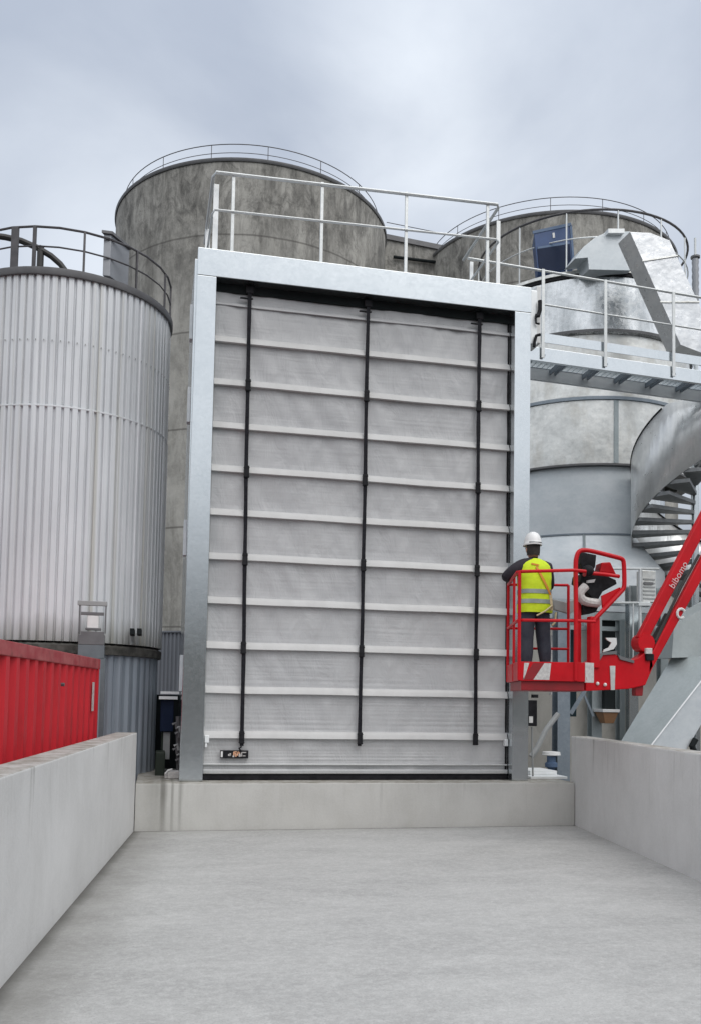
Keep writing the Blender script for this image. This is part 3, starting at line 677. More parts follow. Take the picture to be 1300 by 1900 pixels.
hr = [(SC.x + SRad * math.cos(a), SC.y + SRad * math.sin(a), hz(a) + 1.59) for a in [a0 + (PI * 1.62 - a0) * i / 60 for i in range(61)] if hz(a) + 1.59 < 6.95]
MB().tube(hr, .022, 8).build('handrail', 'black', sp, smooth=True)
ntr = 19; k = 0
for i in range(-11, 14):
    a = PI + .08 + i * (2 * PI / 20); z = zL + .08 + (a - PI) / (2 * PI) * 3.9
    if z > 6.7 or z < GZ: continue
    da = .21; b = MB()
    pts = [(SC.x + .06 * math.cos(a - 1), SC.y + .06 * math.sin(a - 1)), (SC.x + (SRad - .015) * math.cos(a - da), SC.y + (SRad - .015) * math.sin(a - da)),
           (SC.x + (SRad - .01) * math.cos(a), SC.y + (SRad - .01) * math.sin(a)),
           (SC.x + (SRad - .015) * math.cos(a + da), SC.y + (SRad - .015) * math.sin(a + da)), (SC.x + .06 * math.cos(a + 1), SC.y + .06 * math.sin(a + 1))]
    b.prism([(x, y, z - .045) for x, y in pts], (0, 0, .075))
    b.build('tread', 'treadm', sp, bevel=.004)

# ------------------------------------------------------------------ plinth, columns and fittings under the zinc tank
pw = MB().box(5.4, 13.2, 5.1, 9.5, GZ, 2.75)
tag(pw.build('plinth', 'pad', origin=(9, 7, GZ), bevel=.02), 'pale concrete plinth under the zinc tank', 'plinth')
def column(u0, u1, y, zt, label, mat='steel', zb=GZ):
    a, c = at(u0, 1330, y), at(u1, 1330, y)
    w = c.x - a.x; m_ = MB()
    m_.box(a.x, c.x, y, y + .02, zb, zt).box(a.x, c.x, y + w * .9, y + w * .9 + .02, zb, zt).box(a.x + w * .42, a.x + w * .58, y + .02, y + w * .9, zb, zt)
    tag(m_.build('steel_column', mat, origin=(a.x, y, zb)), label, 'column', 'steel columns under the zinc tank')
column(1034, 1057, 1.6, 2.7, 'blue-grey steel column at the end of the right side wall', 'steel')
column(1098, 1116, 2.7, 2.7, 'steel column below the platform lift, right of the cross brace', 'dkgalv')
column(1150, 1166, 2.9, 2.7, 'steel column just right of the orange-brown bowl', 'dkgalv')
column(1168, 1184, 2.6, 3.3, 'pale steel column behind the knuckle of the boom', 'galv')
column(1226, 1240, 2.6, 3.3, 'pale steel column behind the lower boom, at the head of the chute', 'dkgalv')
xb = thing('cross_brace', at(1076, 1320, 2.4), 'thin steel cross brace between two columns under the basket', 'brace')
MB().beam(at(1058, 1325, 2.4), at(1110, 1240, 2.4), .02, .07, (0, 0, 1)).build('diagonal', 'steel', xb)
MB().beam(at(1062, 1240, 2.45), at(1100, 1330, 2.45), .02, .04, (0, 0, 1)).build('diagonal', 'steel', xb)
hb = thing('header_beam', at(1100, 1140, 3.0), 'stacked horizontal steel beams behind the basket console', 'beam')
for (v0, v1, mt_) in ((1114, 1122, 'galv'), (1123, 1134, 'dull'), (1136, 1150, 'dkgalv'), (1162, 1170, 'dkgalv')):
    a, c = at(985, v1, 3.0), at(1205, v0, 3.0)
    MB().box(a.x, c.x, 3.0, 3.12, at(1100, v1, 3.0).z, at(1100, v0, 3.0).z).build('beam', mt_, hb)
do = thing('dark_doorway', at(1135, 1230, 4.8), 'dark doorway in a grey frame behind the boom bracket', 'doorway')
a, c = at(1108, 1340, 4.8), at(1152, 1152, 4.8)
MB().box(a.x, c.x, 4.9, 4.99, at(1130, 1320, 4.9).z, c.z).build('opening', 'dark', do)
MB().box(a.x - .08, a.x, 4.8, 4.99, GZ, c.z).box(c.x, c.x + .12, 4.8, 4.99, GZ, c.z).box(a.x - .08, c.x + .12, 4.8, 4.99, c.z + .002, c.z + .1).build('frame', 'dkgalv', do)
tp = thing('teal_panel', at(1045, 1230, 3.3), 'dark teal sheet panel with pale strips behind the basket', 'panel')
a, c = at(1034, 1228, 3.3), at(1060, 1160, 3.3)
MB().box(a.x, c.x + .1, 3.3, 3.4, at(1040, 1330, 3.3).z, c.z).build('sheet', 'teal', tp)
p, p2 = at(1022, 1228, 3.2), at(1033, 1180, 3.2); MB().box(p.x, p2.x, 3.2, 3.3, at(1030, 1290, 3.2).z, p2.z).build('strip', 'decal', tp)
fo = thing('bowl_lamp', at(1131, 1345, 2.4), 'orange-brown bowl with white rim hanging under the boom bracket', 'lamp')
a, c = at(1115, 1322, 2.4), at(1147, 1317, 2.4)
cxm = (a.x + c.x) / 2; hw = (c.x - a.x) / 2
MB().box(a.x, c.x, 2.35, 2.7, a.z, c.z).build('rim', 'white', fo, bevel=.006)
MB().add([(cxm + s * hw * .92, yy, a.z) for yy in (2.37, 2.68) for s in (-1, 1)] + [(cxm + s * hw * .5, yy, a.z - .2) for yy in (2.42, 2.6) for s in (-1, 1)], [(0, 1, 5, 4), (3, 2, 6, 7), (1, 3, 7, 5), (2, 0, 4, 6), (4, 5, 7, 6), (0, 2, 3, 1)]).build('bowl', 'orange', fo, bevel=.01)
p = at(1140, 1317, 2.5); MB().box(p.x - .2, p.x - .02, 2.5, 2.6, p.z + .0, p.z + .5).build('bracket', 'dark', fo)
ck = thing('control_box', at(988, 1325, .4), 'slim black control box with white label on the gate frame edge', 'control box')
a, c = at(979, 1348, .25), at(996, 1300, .25)
MB().box(a.x, c.x, .25, .4, a.z, c.z).build('housing', 'black', ck, bevel=.01)
p, p2 = at(981, 1342, .24), at(988, 1330, .24); MB().box(p.x, p2.x, .24, .25, p.z, p2.z).build('label_patch', 'white', ck)
p = at(990, 1293, .3); MB().box(p.x - .02, p.x + .06, .28, .36, p.z - .02, p.z + .03).build('lens', 'black', ck)
MB().tube([at(986, 1350, .3), at(987, 1400, .3), at(988, 1445, .3)], .014, 6).build('conduit', 'greyp', ck)
vl = thing('valve', at(1020, 1420, 1.2), 'blue-grey valve with a white disc on the ledge right of the gate', 'valve')
a = at(1022, 1398, 1.2); b_ = at(1022, 1440, 1.2)
MB().lathe((a.x, 1.2), [(.02, a.z + .03), (.14, a.z + .02), (.15, a.z - .03), (.05, a.z - .05)], 20, capt=True).build('disc', 'white', vl, smooth=True)
MB().lathe((a.x, 1.2), [(.07, a.z - .05), (.07, a.z - .14), (.10, a.z - .16), (.10, a.z - .22), (.05, a.z - .25), (.05, -.63)], 16).build('body', 'valve', vl, smooth=True)
MB().tube([at(995, 1390, 1.5), at(1012, 1355, 1.5), at(1035, 1325, 1.5)], .045, 8).tube([at(985, 1405, 1.5), at(995, 1390, 1.5)], .05, 8).build('pipe', 'greyp', vl, smooth=True)
lg = MB(); p0, p1 = at(984, 1450, .25), at(1052, 1450, .25)
lg.box(p0.x, p1.x, .25, .8, -.012, .025).box(p0.x + .1, p1.x - .05, .5, 1.1, .03, .09)
tag(lg.build('steel_plate', 'galv_post', origin=(p0.x, .3, 0), bevel=.004), 'white steel plates lying on the sill right of the gate', 'plate')
lc = thing('louvre_cabinet', at(1200, 1090, 2.1), 'pale grey louvred cabinet beside the boom, below the staircase', 'cabinet')
a, c = at(1191, 1117, 2.3), at(1216, 1060, 2.3)
MB().box(a.x, c.x, 2.3, 2.5, a.z, c.z).build('housing', 'aged', lc, bevel=.008)
b = MB()
for i in range(6): b.box(a.x + .02, c.x - .02, 2.285, 2.3, a.z + .05 + i * .07, a.z + .075 + i * .07)
b.build('louvre', 'greyp', lc)
p = at(1203, 1083, 2.28); MB().box(p.x - .09, p.x + .09, 2.276, 2.29, p.z - .025, p.z + .025).build('dark_slot', 'rim', lc)
b = MB(); b.tube([at(1130, 1056, 2.2), at(1222, 1056, 2.2)], .02, 6).tube([at(1130, 1119, 2.2), at(1205, 1119, 2.2)], .02, 6).tube([at(1187, 1056, 2.2), at(1187, 1225, 2.2)], .03, 6).tube([at(1174, 1119, 2.2), at(1174, 1230, 2.2)], .015, 6).beam(at(1182, 1122, 2.2), at(1204, 1122, 2.2), .1, .05)
tag(b.build('support_stand', 'rail', origin=at(1187, 1225, 2.2)), 'thin galvanised stand of tubes carrying the louvred cabinet', 'stand')

# inclined chute, lower right
ch = thing('zinc_chute', at(1230, 1390, 1.2), 'inclined galvanised chute behind the right side wall', 'chute')
TA = [at(1140, 1395, 1.7), at(1245, 1222, 1.7), at(1420, 1190, 1.7)]
rb, rt = at(1196, 1398, .75), at(1420, 1112, .75)
lb, lt_ = at(1262, 1420, .85), at(1440, 1165, .85)
top_r = at(1420, 1060, 1.7)
p0_, p2_ = at(1140, 1395, 1.3), at(1338, 1216, .75)
nn_ = (rb - p0_).cross(p2_ - p0_); r_ = at(1245, 1222, 1.3) - CP
TLp = CP + r_ * ((p0_ - CP).dot(nn_) / r_.dot(nn_))
MB().add([p0_, rb, p2_, TLp], [(0, 1, 2, 3)]).build('top_plate', 'chute', ch)
MB().prism([rb, at(1338, 1216, .75), at(1338, 1300, .75), at(1300, 1345, .75), at(1268, 1400, .75), at(1250, 1430, .75)], (0, .5, 0)).build('side_plate', 'dull', ch)
MB().tube([rb + Vector((0, -.01, 0)), at(1338, 1216, .74)], .014, 6).build('ridge_strip', 'galv_post', ch)
MB().prism([at(1246, 1221, 1.32), at(1250, 1160, 1.32), at(1338, 1110, 1.32), at(1338, 1219, 1.32)], (0, .6, 0)).build('head_box', 'chute', ch)
b = MB()
for u in range(1252, 1300, 11): p = at(u, 1214, 1.7); b.box(p.x - .02, p.x + .02, 1.69, 1.71, p.z - .012, p.z + .012)
b.build('bolt_row', 'rim', ch)
MB().tube([at(1290, 1372, .7), at(1283, 1385, .7), at(1290, 1400, .7)], .05, 8).build('roller', 'dark', ch)

# ------------------------------------------------------------------ things left of the gate
ec = thing('electric_cabinet', at(311, 1440, 1.2), 'dark blue cabinet under a small canopy between tank and gate', 'cabinet')
y = 1.3
a, c = at(297, 1358, y), at(323, 1300, y); MB().box(a.x, c.x, y, y + .3, a.z, c.z).build('housing', 'navy', ec, bevel=.01)
a, c = at(302, 1410, y), at(316, 1360, y); MB().box(a.x, c.x, y + .05, y + .3, a.z, c.z).build('panel', 'greyp', ec)
for (u0, v0, u1, v1) in ((298, 1288, 333, 1284), (295, 1298, 330, 1293)):
    a, c = at(u0, v0, y - .1), at(u1, v1, y - .1); MB().box(a.x, c.x, y - .1, y + .35, a.z, c.z).build('canopy', 'galv_post', ec)
a, c = at(297, 1453, y), at(303, 1360, y); MB().box(a.x, a.x + .06, y + .1, y + .3, GZ, c.z).build('leg', 'green', ec)
tag(MB().box(at(295, 1440, 2.6).x - .4, at(333, 1440, 2.6).x + .3, 2.6, 2.8, GZ, at(315, 1290, 2.6).z).build('dark_screen', 'dark', origin=at(315, 1450, 2.6)), 'dark sheet screen behind the blue cabinet, left of the gate', 'screen')
ps = thing('pipe_cluster', at(328, 1440, 1.0), 'cluster of small grey pipes and fittings beside the left gate post', 'pipes')
random.seed(5)
for i, v in enumerate((1345, 1352, 1362, 1385, 1392, 1402, 1412)):
    u = 325 + (i * 7) % 9
    MB().tube([at(u - 5, v, 1.0), at(u + 1, v - 3, 1.0), at(u + 3, v + 8, 1.0)], .022, 7).build('fitting', 'greyp' if i % 2 else 'rim', ps, smooth=True)
MB().tube([at(330, 1330, 1.05), at(331, 1450, 1.05)], .03, 8).build('riser', 'rim', ps, smooth=True)
bx = thing('junction_box', at(318, 1452, .6), 'small pale box lying on the sill left of the gate post', 'box')
a, c = at(305, 1452, .4), at(333, 1433, .4); MB().box(a.x + .04, c.x, .4, .7, -.012, c.z).box(a.x, a.x + .038, .42, .7, -.012, c.z - .03).build('body', 'decal', bx, bevel=.01)
MB().tube([at(307, 1436, .4), at(312, 1430, .4), at(320, 1428, .4)], .012, 6).build('cable', 'white', bx)
tag(MB().box(at(287, 1455, 1.0).x, at(305, 1455, 1.0).x, .9, 1.3, GZ, at(300, 1395, 1.0).z).build('green_bin', 'green', origin=at(296, 1450, 1.0), bevel=.02), 'dark green bin standing between white tank and gate', 'bin')

# lamp frame on a post behind the container
lm = thing('lamp_frame', at(170, 1370, .15), 'grey framed yard lamp on a post in front of the white tank', 'lamp')
y = .15
def fr(u0, v0, u1, v1, nm, mt, d0=0., d1=.05, bv=.004):
    a, c = at(u0, v1, y), at(u1, v0, y); MB().box(a.x, c.x, y + d0, y + d1, a.z, c.z).build(nm, mt, lm, bevel=bv)
fr(145, 1121, 149.5, 1176, 'frame_bar', 'rim'); fr(194, 1121, 198, 1176, 'frame_bar', 'rim')
fr(144, 1117, 199, 1123, 'frame_bar', 'greyp', -.01, .06); fr(150, 1137, 193, 1141, 'frame_bar', 'rim'); fr(150, 1173, 193, 1178, 'frame_bar', 'rim')
fr(161, 1142, 184, 1168, 'lamp_head', 'white', .005, .1, .02); fr(158, 1166, 187, 1169, 'lamp_tray', 'rim', -.005, .1)
fr(145, 1179, 194, 1196, 'control_panel', 'rim', .0, .12); fr(144, 1198, 194, 1222, 'control_panel', 'dkslate', .0, .12)
a, c = at(182, 1375, y), at(196, 1222, y); MB().box(a.x, c.x, y, y + .1, GZ, c.z).build('post', 'dkslate', lm)

# ------------------------------------------------------------------ red container
zt_c = 1.585
def onz(u, v, z):
    r = CM @ Vector(((u - CX) / F_PX, 1, (CY - v) / F_PX)); return CP + r * ((z - CP.z) / r.z)
E1 = onz(187, 1224, zt_c); E0 = onz(0, 1186, zt_c)
d = (E0 - E1).normalized(); nrm = Vector((-d.y, d.x, 0));
if nrm.x > 0: nrm = -nrm
Ln, Wd = 6.06, 2.4
rc = thing('red_container', (E1.x, E1.y, GZ), 'red corrugated steel container behind the left side wall', 'container')
def cp(s, o, z): return E1 + d * s + nrm * o + Vector((0, 0, z - zt_c))
b = MB(); pr = []; s = .12; k = 0
while s < Ln - .12:
    pr += [(s, .075), (s + .05, .012), (s + .15, .012), (s + .20, .075)]; s += .30
v = []
for (s, o_) in pr: v += [cp(s, o_, GZ + .15), cp(s, o_, zt_c - .13)]
b.add(v, [(i * 2, i * 2 + 2, i * 2 + 3, i * 2 + 1) for i in range(len(pr) - 1)]); b.build('side_wall', 'cont', rc)
MB().beam(cp(0, .06, zt_c - .065), cp(Ln, .06, zt_c - .065), .12, .13).build('top_rail', 'cont_rail', rc, bevel=.01)
MB().beam(cp(0, .06, GZ + .08), cp(Ln, .06, GZ + .08), .12, .16).build('bottom_rail', 'cont', rc, bevel=.01)
for s_, o_ in ((.06, .06), (Ln - .06, .06), (.06, Wd - .06), (Ln - .06, Wd - .06)):
    MB().beam(cp(s_, o_, GZ), cp(s_, o_, zt_c - .002), .11, .11, (0, 1, 0)).build('corner_post', 'cont', rc, bevel=.006)
MB().prism([cp(.02, .12, zt_c - .06), cp(Ln, .12, zt_c - .06), cp(Ln, Wd, zt_c - .06), cp(.02, Wd, zt_c - .06)], (0, 0, .05)).build('roof', 'cont_rail', rc)
MB().prism([cp(.05, .12, GZ), cp(.05, Wd - .05, GZ), cp(.05, Wd - .05, zt_c - .1), cp(.05, .12, zt_c - .1)], d * .03).build('end_wall', 'cont', rc)
MB().prism([cp(.1, Wd - .02, GZ), cp(Ln, Wd - .02, GZ), cp(Ln, Wd - .02, zt_c - .1), cp(.1, Wd - .02, zt_c - .1)], nrm * .03).build('side_wall', 'cont', rc)
MB().beam(cp(.33, .012, zt_c - .3), cp(.33, .012, zt_c - .66), .075, .012, nrm).build('label_patch', 'decal', rc)
MB().tube([cp(1.9, .03, zt_c - .35), cp(1.9, -.01, zt_c - .35)], .02, 6).build('bolt', 'rim', rc)

# ------------------------------------------------------------------ boom lift
AN = math.radians(-16)
wv = Vector((math.cos(AN), math.sin(AN), 0)); dv = Vector((-math.sin(AN), math.cos(AN), 0))
A0 = Vector((at(962, 1250, -2.2).x, -2.2, 0)); BW, BD = .80, 1.25
ZF = 1.45
blf = thing('boom_lift', (A0.x, A0.y, 1.28), 'red boom lift with raised basket carrying a worker by the gate', 'boom lift')
def bp(w, d_, z): return A0 + wv * w + dv * d_ + Vector((0, 0, z))
MB().prism([bp(-.0, 0, ZF - .04), bp(BW, 0, ZF - .04), bp(BW, BD, ZF - .04), bp(0, BD, ZF - .04)], (0, 0, .035)).build('floor', 'red_dark', blf)
b = MB()
b.prism([bp(.03, .03, 1.275), bp(BW - .02, .03, 1.275), bp(BW - .02, BD - .05, 1.275), bp(.03, BD - .05, 1.275)], (0, 0, .125))
b.build('underframe', 'red_dark', blf, bevel=.012)
def toe(p, q, nm='toe_board'):
    dd = (q - p).normalized()
    o = MB().beam(Vector((p.x, p.y, 1.505)) , Vector((q.x, q.y, 1.505)), .018, .23).build(nm, 'red', blf, bevel=.004); return o
tb = toe(bp(0, 0, 0), bp(BW - .02, 0, 0)); toe(bp(0, .012, 0), bp(0, BD, 0)); toe(bp(.012, BD, 0), bp(BW, BD, 0)); toe(bp(BW, .012, 0), bp(BW, BD - .012, 0))
def strp(w0, w1, w2, w3, mt='decal'):
    e_ = -dv * .0125
    MB().prism([bp(w0, 0, 1.405) + e_, bp(w1, 0, 1.405) + e_, bp(w3, 0, 1.605) + e_, bp(w2, 0, 1.605) + e_], dv * .003).build('warning_stripe', mt, tb)
strp(.17, .36, .30, .38); strp(.04, .17, .17, .30, 'red_dark'); strp(.05, .06, .06, .12, 'decal')
# chamfered bumper plate at the right corner
p, q = bp(BW - .02, 0, 0), bp(BW + .10, .10, 0)
MB().beam(Vector((p.x, p.y, 1.5)), Vector((q.x, q.y, 1.5)), .02, .24).build('bumper_plate', 'decal', blf, bevel=.004)
ZT2, ZM = 2.71, 2.12
def rail(pts, r, nm): MB().tube(pts, r, 10).build(nm, 'red', blf, smooth=True)
rail([bp(0, BD, ZT2), bp(-.02, .08, ZT2), bp(.03, -.005, ZT2), bp(BW - .15, -.01, ZT2 + .02), bp(BW - .02, 0, ZT2 + .01), bp(BW + .02, .25, ZT2)], .021, 'top_rail')
rail([bp(0, BD, ZT2), bp(BW, BD, ZT2)], .019, 'top_rail')
rail([bp(0, BD, ZM), bp(-.01, .06, ZM), bp(.04, 0, ZM), bp(BW - .1, 0, ZM), bp(BW + .12, .1, ZM)], .019, 'mid_rail')
rail([bp(0, BD, ZM), bp(BW, BD, ZM)], .017, 'mid_rail')
rail([bp(.3, BD - .02, 1.85), bp(BW, BD - .02, 1.85)], .017, 'mid_rail')
for (w_, d_, t_, r_) in ((.0, 0, ZT2, .021), (0, BD, ZT2, .019), (0, BD * .45, ZT2, .017), (BW - .13, -.012, ZT2, .024), (BW, BD, ZT2, .019), (BW, .5, ZT2 - .3, .03), (BW * .55, BD, ZM, .012)):
    rail([bp(w_, d_, 1.40), bp(w_, d_, t_)], r_, 'rail_post')
# console guard and controls on the right-hand side
YC = -2.15
def c3(pts, y=YC): return [at(u, v, y) for u, v in pts]
def smoothpts(p, it=2):
    for _ in range(it):
        q = [p[0]]
        for a, b_ in zip(p, p[1:]): q += [a.lerp(b_, .25), a.lerp(b_, .75)]
        p = q + [p[-1]]
    return p
MB().tube(smoothpts(c3([(1068, 1140), (1067, 1050), (1068, 1036), (1073, 1022), (1088, 1021), (1110, 1026), (1146, 1035), (1155, 1038), (1157, 1046), (1158, 1080), (1157, 1092), (1150, 1100), (1112, 1140), (1102, 1150), (1098, 1162), (1097, 1235)])), .028, 10).build('console_guard', 'red', blf, smooth=True)
co = MB().prism(c3([(1076, 1024), (1106, 1030), (1104, 1052), (1098, 1062), (1098, 1070), (1082, 1060), (1076, 1046)], -2.0), (.05, .25, 0)).build('control_console', 'black', blf, bevel=.012)
MB().prism(c3([(1112, 1062), (1116, 1044), (1132, 1043), (1143, 1066)], -2.0), (.02, .2, 0)).build('console_cover', 'red', co, bevel=.015)
MB().sph(at(1090, 1060, -2.08), .075).build('joystick', 'black', co, smooth=True)
MB().prism(c3([(1078, 1066), (1100, 1058), (1142, 1076), (1144, 1084), (1118, 1098), (1110, 1112), (1100, 1112), (1088, 1100), (1086, 1086), (1076, 1080)], -1.98), (.02, .3, 0)).build('control_console', 'black', blf, bevel=.012)
MB().prism(c3([(1090, 1077), (1104, 1075), (1102, 1081), (1090, 1082)], -2.02), (0, .04, 0)).build('label_patch', 'white', co)
MB().tube(c3([(1097, 1064), (1120, 1066), (1148, 1070)], -2.1), .024, 8).build('grab_bar', 'red', blf, smooth=True)
MB().tube(smoothpts(c3([(1086, 1088), (1076, 1098), (1075, 1108), (1084, 1117), (1110, 1120)], -2.03)), [.05] * 17 if False else .055, 10).build('cable_hose', 'decal', blf, smooth=True)
MB().prism(c3([(1080, 1122), (1112, 1122), (1106, 1136), (1092, 1140), (1082, 1136)], -1.98), (0, .2, 0)).build('cable_box', 'black', blf, bevel=.01)
MB().prism(c3([(1116, 1106), (1150, 1090), (1152, 1098), (1118, 1128)], -2.12), (0, .03, 0)).build('guard_plate', 'red', blf)
MB().beam(at(1100, 1145, -2.1), at(1100, 1240, -2.1), .13, .1, (0, 1, 0)).build('mast', 'red', blf, bevel=.01)
MB().prism(c3([(1024, 1112), (1050, 1118), (1066, 1112), (1066, 1134), (1056, 1140), (1028, 1132)], -1.15), (0, .05, 0)).build('document_pouch', 'greyp', blf, bevel=.01)
# mounting bracket
br = MB().prism(c3([(1086, 1232), (1104, 1222), (1120, 1214), (1136, 1210), (1146, 1218), (1160, 1226), (1182, 1222), (1205, 1205), (1212, 1236), (1197, 1272), (1176, 1277), (1164, 1279), (1086, 1283)], -2.12), (0, .16, 0)).build('mounting_bracket', 'red', blf, bevel=.01)
MB().prism(c3([(1131, 1236), (1141, 1236), (1140, 1281), (1133, 1281)], -2.135), (0, .016, 0)).build('bracket_slot', 'aged', br)
MB().prism(c3([(1096, 1218), (1126, 1210), (1144, 1208), (1144, 1214), (1118, 1216), (1110, 1230), (1098, 1230)], -2.14), (0, .03, 0)).prism(c3([(1146, 1216), (1176, 1226), (1176, 1231), (1150, 1224)], -2.14), (0, .03, 0)).build('cable_cover', 'rim', br)
MB().sph(at(1108, 1269, -2.13), .022).sph(at(1122, 1271, -2.13), .022).build('bolt', 'white', br, smooth=True)
MB().prism(c3([(1178, 1268), (1194, 1268), (1192, 1292), (1179, 1292)], -2.08), (0, .1, 0)).build('lower_stop', 'red_dark', br, bevel=.01)
MB().prism(c3([(1123, 1184), (1143, 1184), (1144, 1196), (1138, 1205), (1118, 1211), (1120, 1206), (1129, 1202), (1134, 1193), (1126, 1188)], -2.1), (0, .02, 0)).build('deflector', 'white', br)
# the two parallel arms
def arm(l0, l1, r0, r1, y, dep, nm, mt='red'):
    # left edge l0->l1, right edge r0->r1 in photo pixels at depth y; continues past the frame
    L0, L1, R0, R1 = at(*l0, y), at(*l1, y), at(*r0, y), at(*r1, y)
    k = 2.6
    L1 = L0 + (L1 - L0) * k; R1 = R0 + (R1 - R0) * k
    return MB().prism([L0, L1, R1, R0], (0, dep, 0)).build(nm, mt, blf, bevel=.016)
ub = arm((1183, 1183), (1288, 980), (1200, 1192), (1301, 1000), -2.10, .085, 'upper_arm')
lb_ = arm((1204, 1221), (1300, 1037), (1201, 1258), (1300, 1079), -2.12, .07, 'lower_arm')
MB().lathe((0, 0), [(.02, -.09), (.115, -.09), (.115, .09), (.02, .09)], 24, capt=True, capb=True).build('knuckle', 'red', ub, smooth=True)
kn = [o for o in ub.children][0]; kn.rotation_euler = (PI / 2, 0, 0); kn.location = at(1192, 1194, -2.03) - root_loc(blf); 
kn.data.transform(Matrix.Translation(root_loc(blf)))
MB().prism(c3([(1198, 1203), (1210, 1203), (1210, 1214), (1198, 1214)], -2.16), (0, .04, 0)).build('knuckle_cap', 'decal', ub, bevel=.008)
MB().prism(c3([(1198, 1214), (1213, 1214), (1213, 1226), (1199, 1226)], -2.15), (0, .05, 0)).build('knuckle_bush', 'black', ub, bevel=.006)
MB().tube([at(1206, 1206, -2.0), at(1240, 1143, -2.0)], .06, 12).build('hydraulic_cylinder', 'hose', blf, smooth=True)
MB().tube([at(1238, 1146, -2.0), at(1300, 1030, -2.0), at(1330, 975, -2.0)], .026, 10).build('piston_rod', 'galv_post', blf, smooth=True)
hs = MB()
for o_ in (0, .03): hs.tube([at(1216, 1196 - o_ * 200, -2.09), at(1245, 1128, -2.09), at(1262, 1092, -2.1), at(1296, 1030, -2.09)], .018, 7)
hs.build('hydraulic_hose', 'hose', blf, smooth=True)
# lettering along the upper arm and its mark
p, q = at(1249, 1094, -2.106), at(1276, 1046, -2.106)
cu = bpy.data.curves.new('arm_lettering', 'FONT'); cu.body = 'bibomo'; cu.size = .122; cu.extrude = .001; cu.space_character = 1.05
to = bpy.data.objects.new('tmp', cu); COL.objects.link(to)
dg = bpy.context.evaluated_depsgraph_get(); me = bpy.data.meshes.new_from_object(to.evaluated_get(dg)); bpy.data.objects.remove(to)
xd = (q - p).normalized(); yd = Vector((0, -1, 0)).cross(xd).normalized(); yd = Vector((0, -1, 0)).cross(xd)
mw = Matrix((xd, yd, Vector((0, -1, 0)))).transposed().to_4x4(); mw.translation = p - root_loc(blf) + Vector((0, -.004, 0))
me.transform(mw); me.materials.clear(); me.materials.append(M['decal_red'])
lo = bpy.data.objects.new('lettering', me); COL.objects.link(lo); lo.parent = ub
lo.location = (0, 0, 0)
b = MB(); cc = at(1263, 1139, -2.126)
ring = [cc + Vector((.055 * math.cos(a), 0, .06 * math.sin(a))) for a in [.5 + i * .5 for i in range(11)]]
b.tube(ring, .018, 6).build('round_mark', 'white', lb_)

# ------------------------------------------------------------------ the worker
FX, FY = at(991, 1150, -1.45).x, -1.45
ZP = ZF
pn = thing('person', (FX, FY, ZP), 'worker in yellow hi-vis vest and white helmet standing in the red basket', 'person')
def skin_body(verts, edges, radii, name, mats, matfn, root=0, sub=2):
    me = bpy.data.meshes.new(name); me.from_pydata(verts, edges, []); o = bpy.data.objects.new(name, me); COL.objects.link(o)
    md = o.modifiers.new('s', 'SKIN'); sv = me.skin_vertices[0].data
    for i, r in enumerate(radii): sv[i].radius = r if isinstance(r, tuple) else (r, r); sv[i].use_root = (i == root)
    ss = o.modifiers.new('b', 'SUBSURF'); ss.levels = ss.render_levels = sub
    dg = bpy.context.evaluated_depsgraph_get(); m2 = bpy.data.meshes.new_from_object(o.evaluated_get(dg)); bpy.data.objects.remove(o)
    m2.materials.clear()
    for x in mats: m2.materials.append(M[x])
    for p in m2.polygons: p.material_index = matfn(p.center); p.use_smooth = True
    o2 = bpy.data.objects.new(name, m2); COL.objects.link(o2); o2.parent = pn; return o2
V = []; Ed = []; Rd = []
def J(x, y, z, r, par=None):
    V.append((x, y, z)); Rd.append(r); i = len(V) - 1
    if par is not None: Ed.append((par, i))
    return i
pel = J(0, 0, .98, (.18, .13))
wst = J(0, .01, 1.12, (.145, .11), pel); chs = J(0, .03, 1.32, (.17, .12), wst); shc = J(.0, .03, 1.46, (.12, .10), chs)
nk = J(0, .035, 1.56, .062, shc); hd0 = J(-.005, .05, 1.63, (.078, .088), nk); hd1 = J(-.008, .06, 1.72, (.08, .095), hd0); hd2 = J(-.008, .055, 1.79, (.06, .07), hd1)
nose = J(-.03, .165, 1.68, .018, hd1)
# left arm: elbow lifted out to the left, forearm reaching to the frame
ls = J(-.19, .03, 1.455, .095, shc); lq = J(-.29, .04, 1.385, .085, ls); le = J(-.375, .08, 1.30, .075, lq); lm2 = J(-.27, .25, 1.33, .062, le); lh = J(-.18, .40, 1.36, .038, lm2); lpalm = J(-.15, .48, 1.38, (.040, .022), lh)
for (dx, dz_, ln, bnd) in ((-.03, .03, .07, .02), (-.01, .035, .085, .02), (.01, .034, .08, .02), (.028, .026, .062, .018)):
    f1 = J(-.15 + dx, .52, 1.38 + dz_, .010, lpalm); f2 = J(-.15 + dx + .01, .52 + ln * .6, 1.38 + dz_ + .004, .009, f1); J(-.145 + dx + .02, .52 + ln, 1.38 + dz_ - bnd, .0075, f2)
t1 = J(-.115, .495, 1.365, .011, lpalm); J(-.095, .535, 1.375, .009, t1)
rs = J(.185, .03, 1.45, .088, shc); re = J(.255, .08, 1.20, .07, rs); rm = J(.19, .28, 1.16, .048, re); rh = J(.14, .43, 1.20, .034, rm); rpalm = J(.125, .50, 1.22, (.04, .022), rh)
for (dx, dz_, ln, bnd) in ((.03, .02, .065, .02), (.012, .028, .085, .02), (-.008, .026, .08, .02), (-.026, .018, .062, .018)):
    f1 = J(.125 + dx, .54, 1.22 + dz_, .010, rpalm); f2 = J(.12 + dx, .54 + ln * .6, 1.225 + dz_, .009, f1); J(.115 + dx, .54 + ln, 1.22 + dz_ - bnd, .0075, f2)
t1 = J(.09, .515, 1.205, .011, rpalm); J(.07, .555, 1.215, .009, t1)
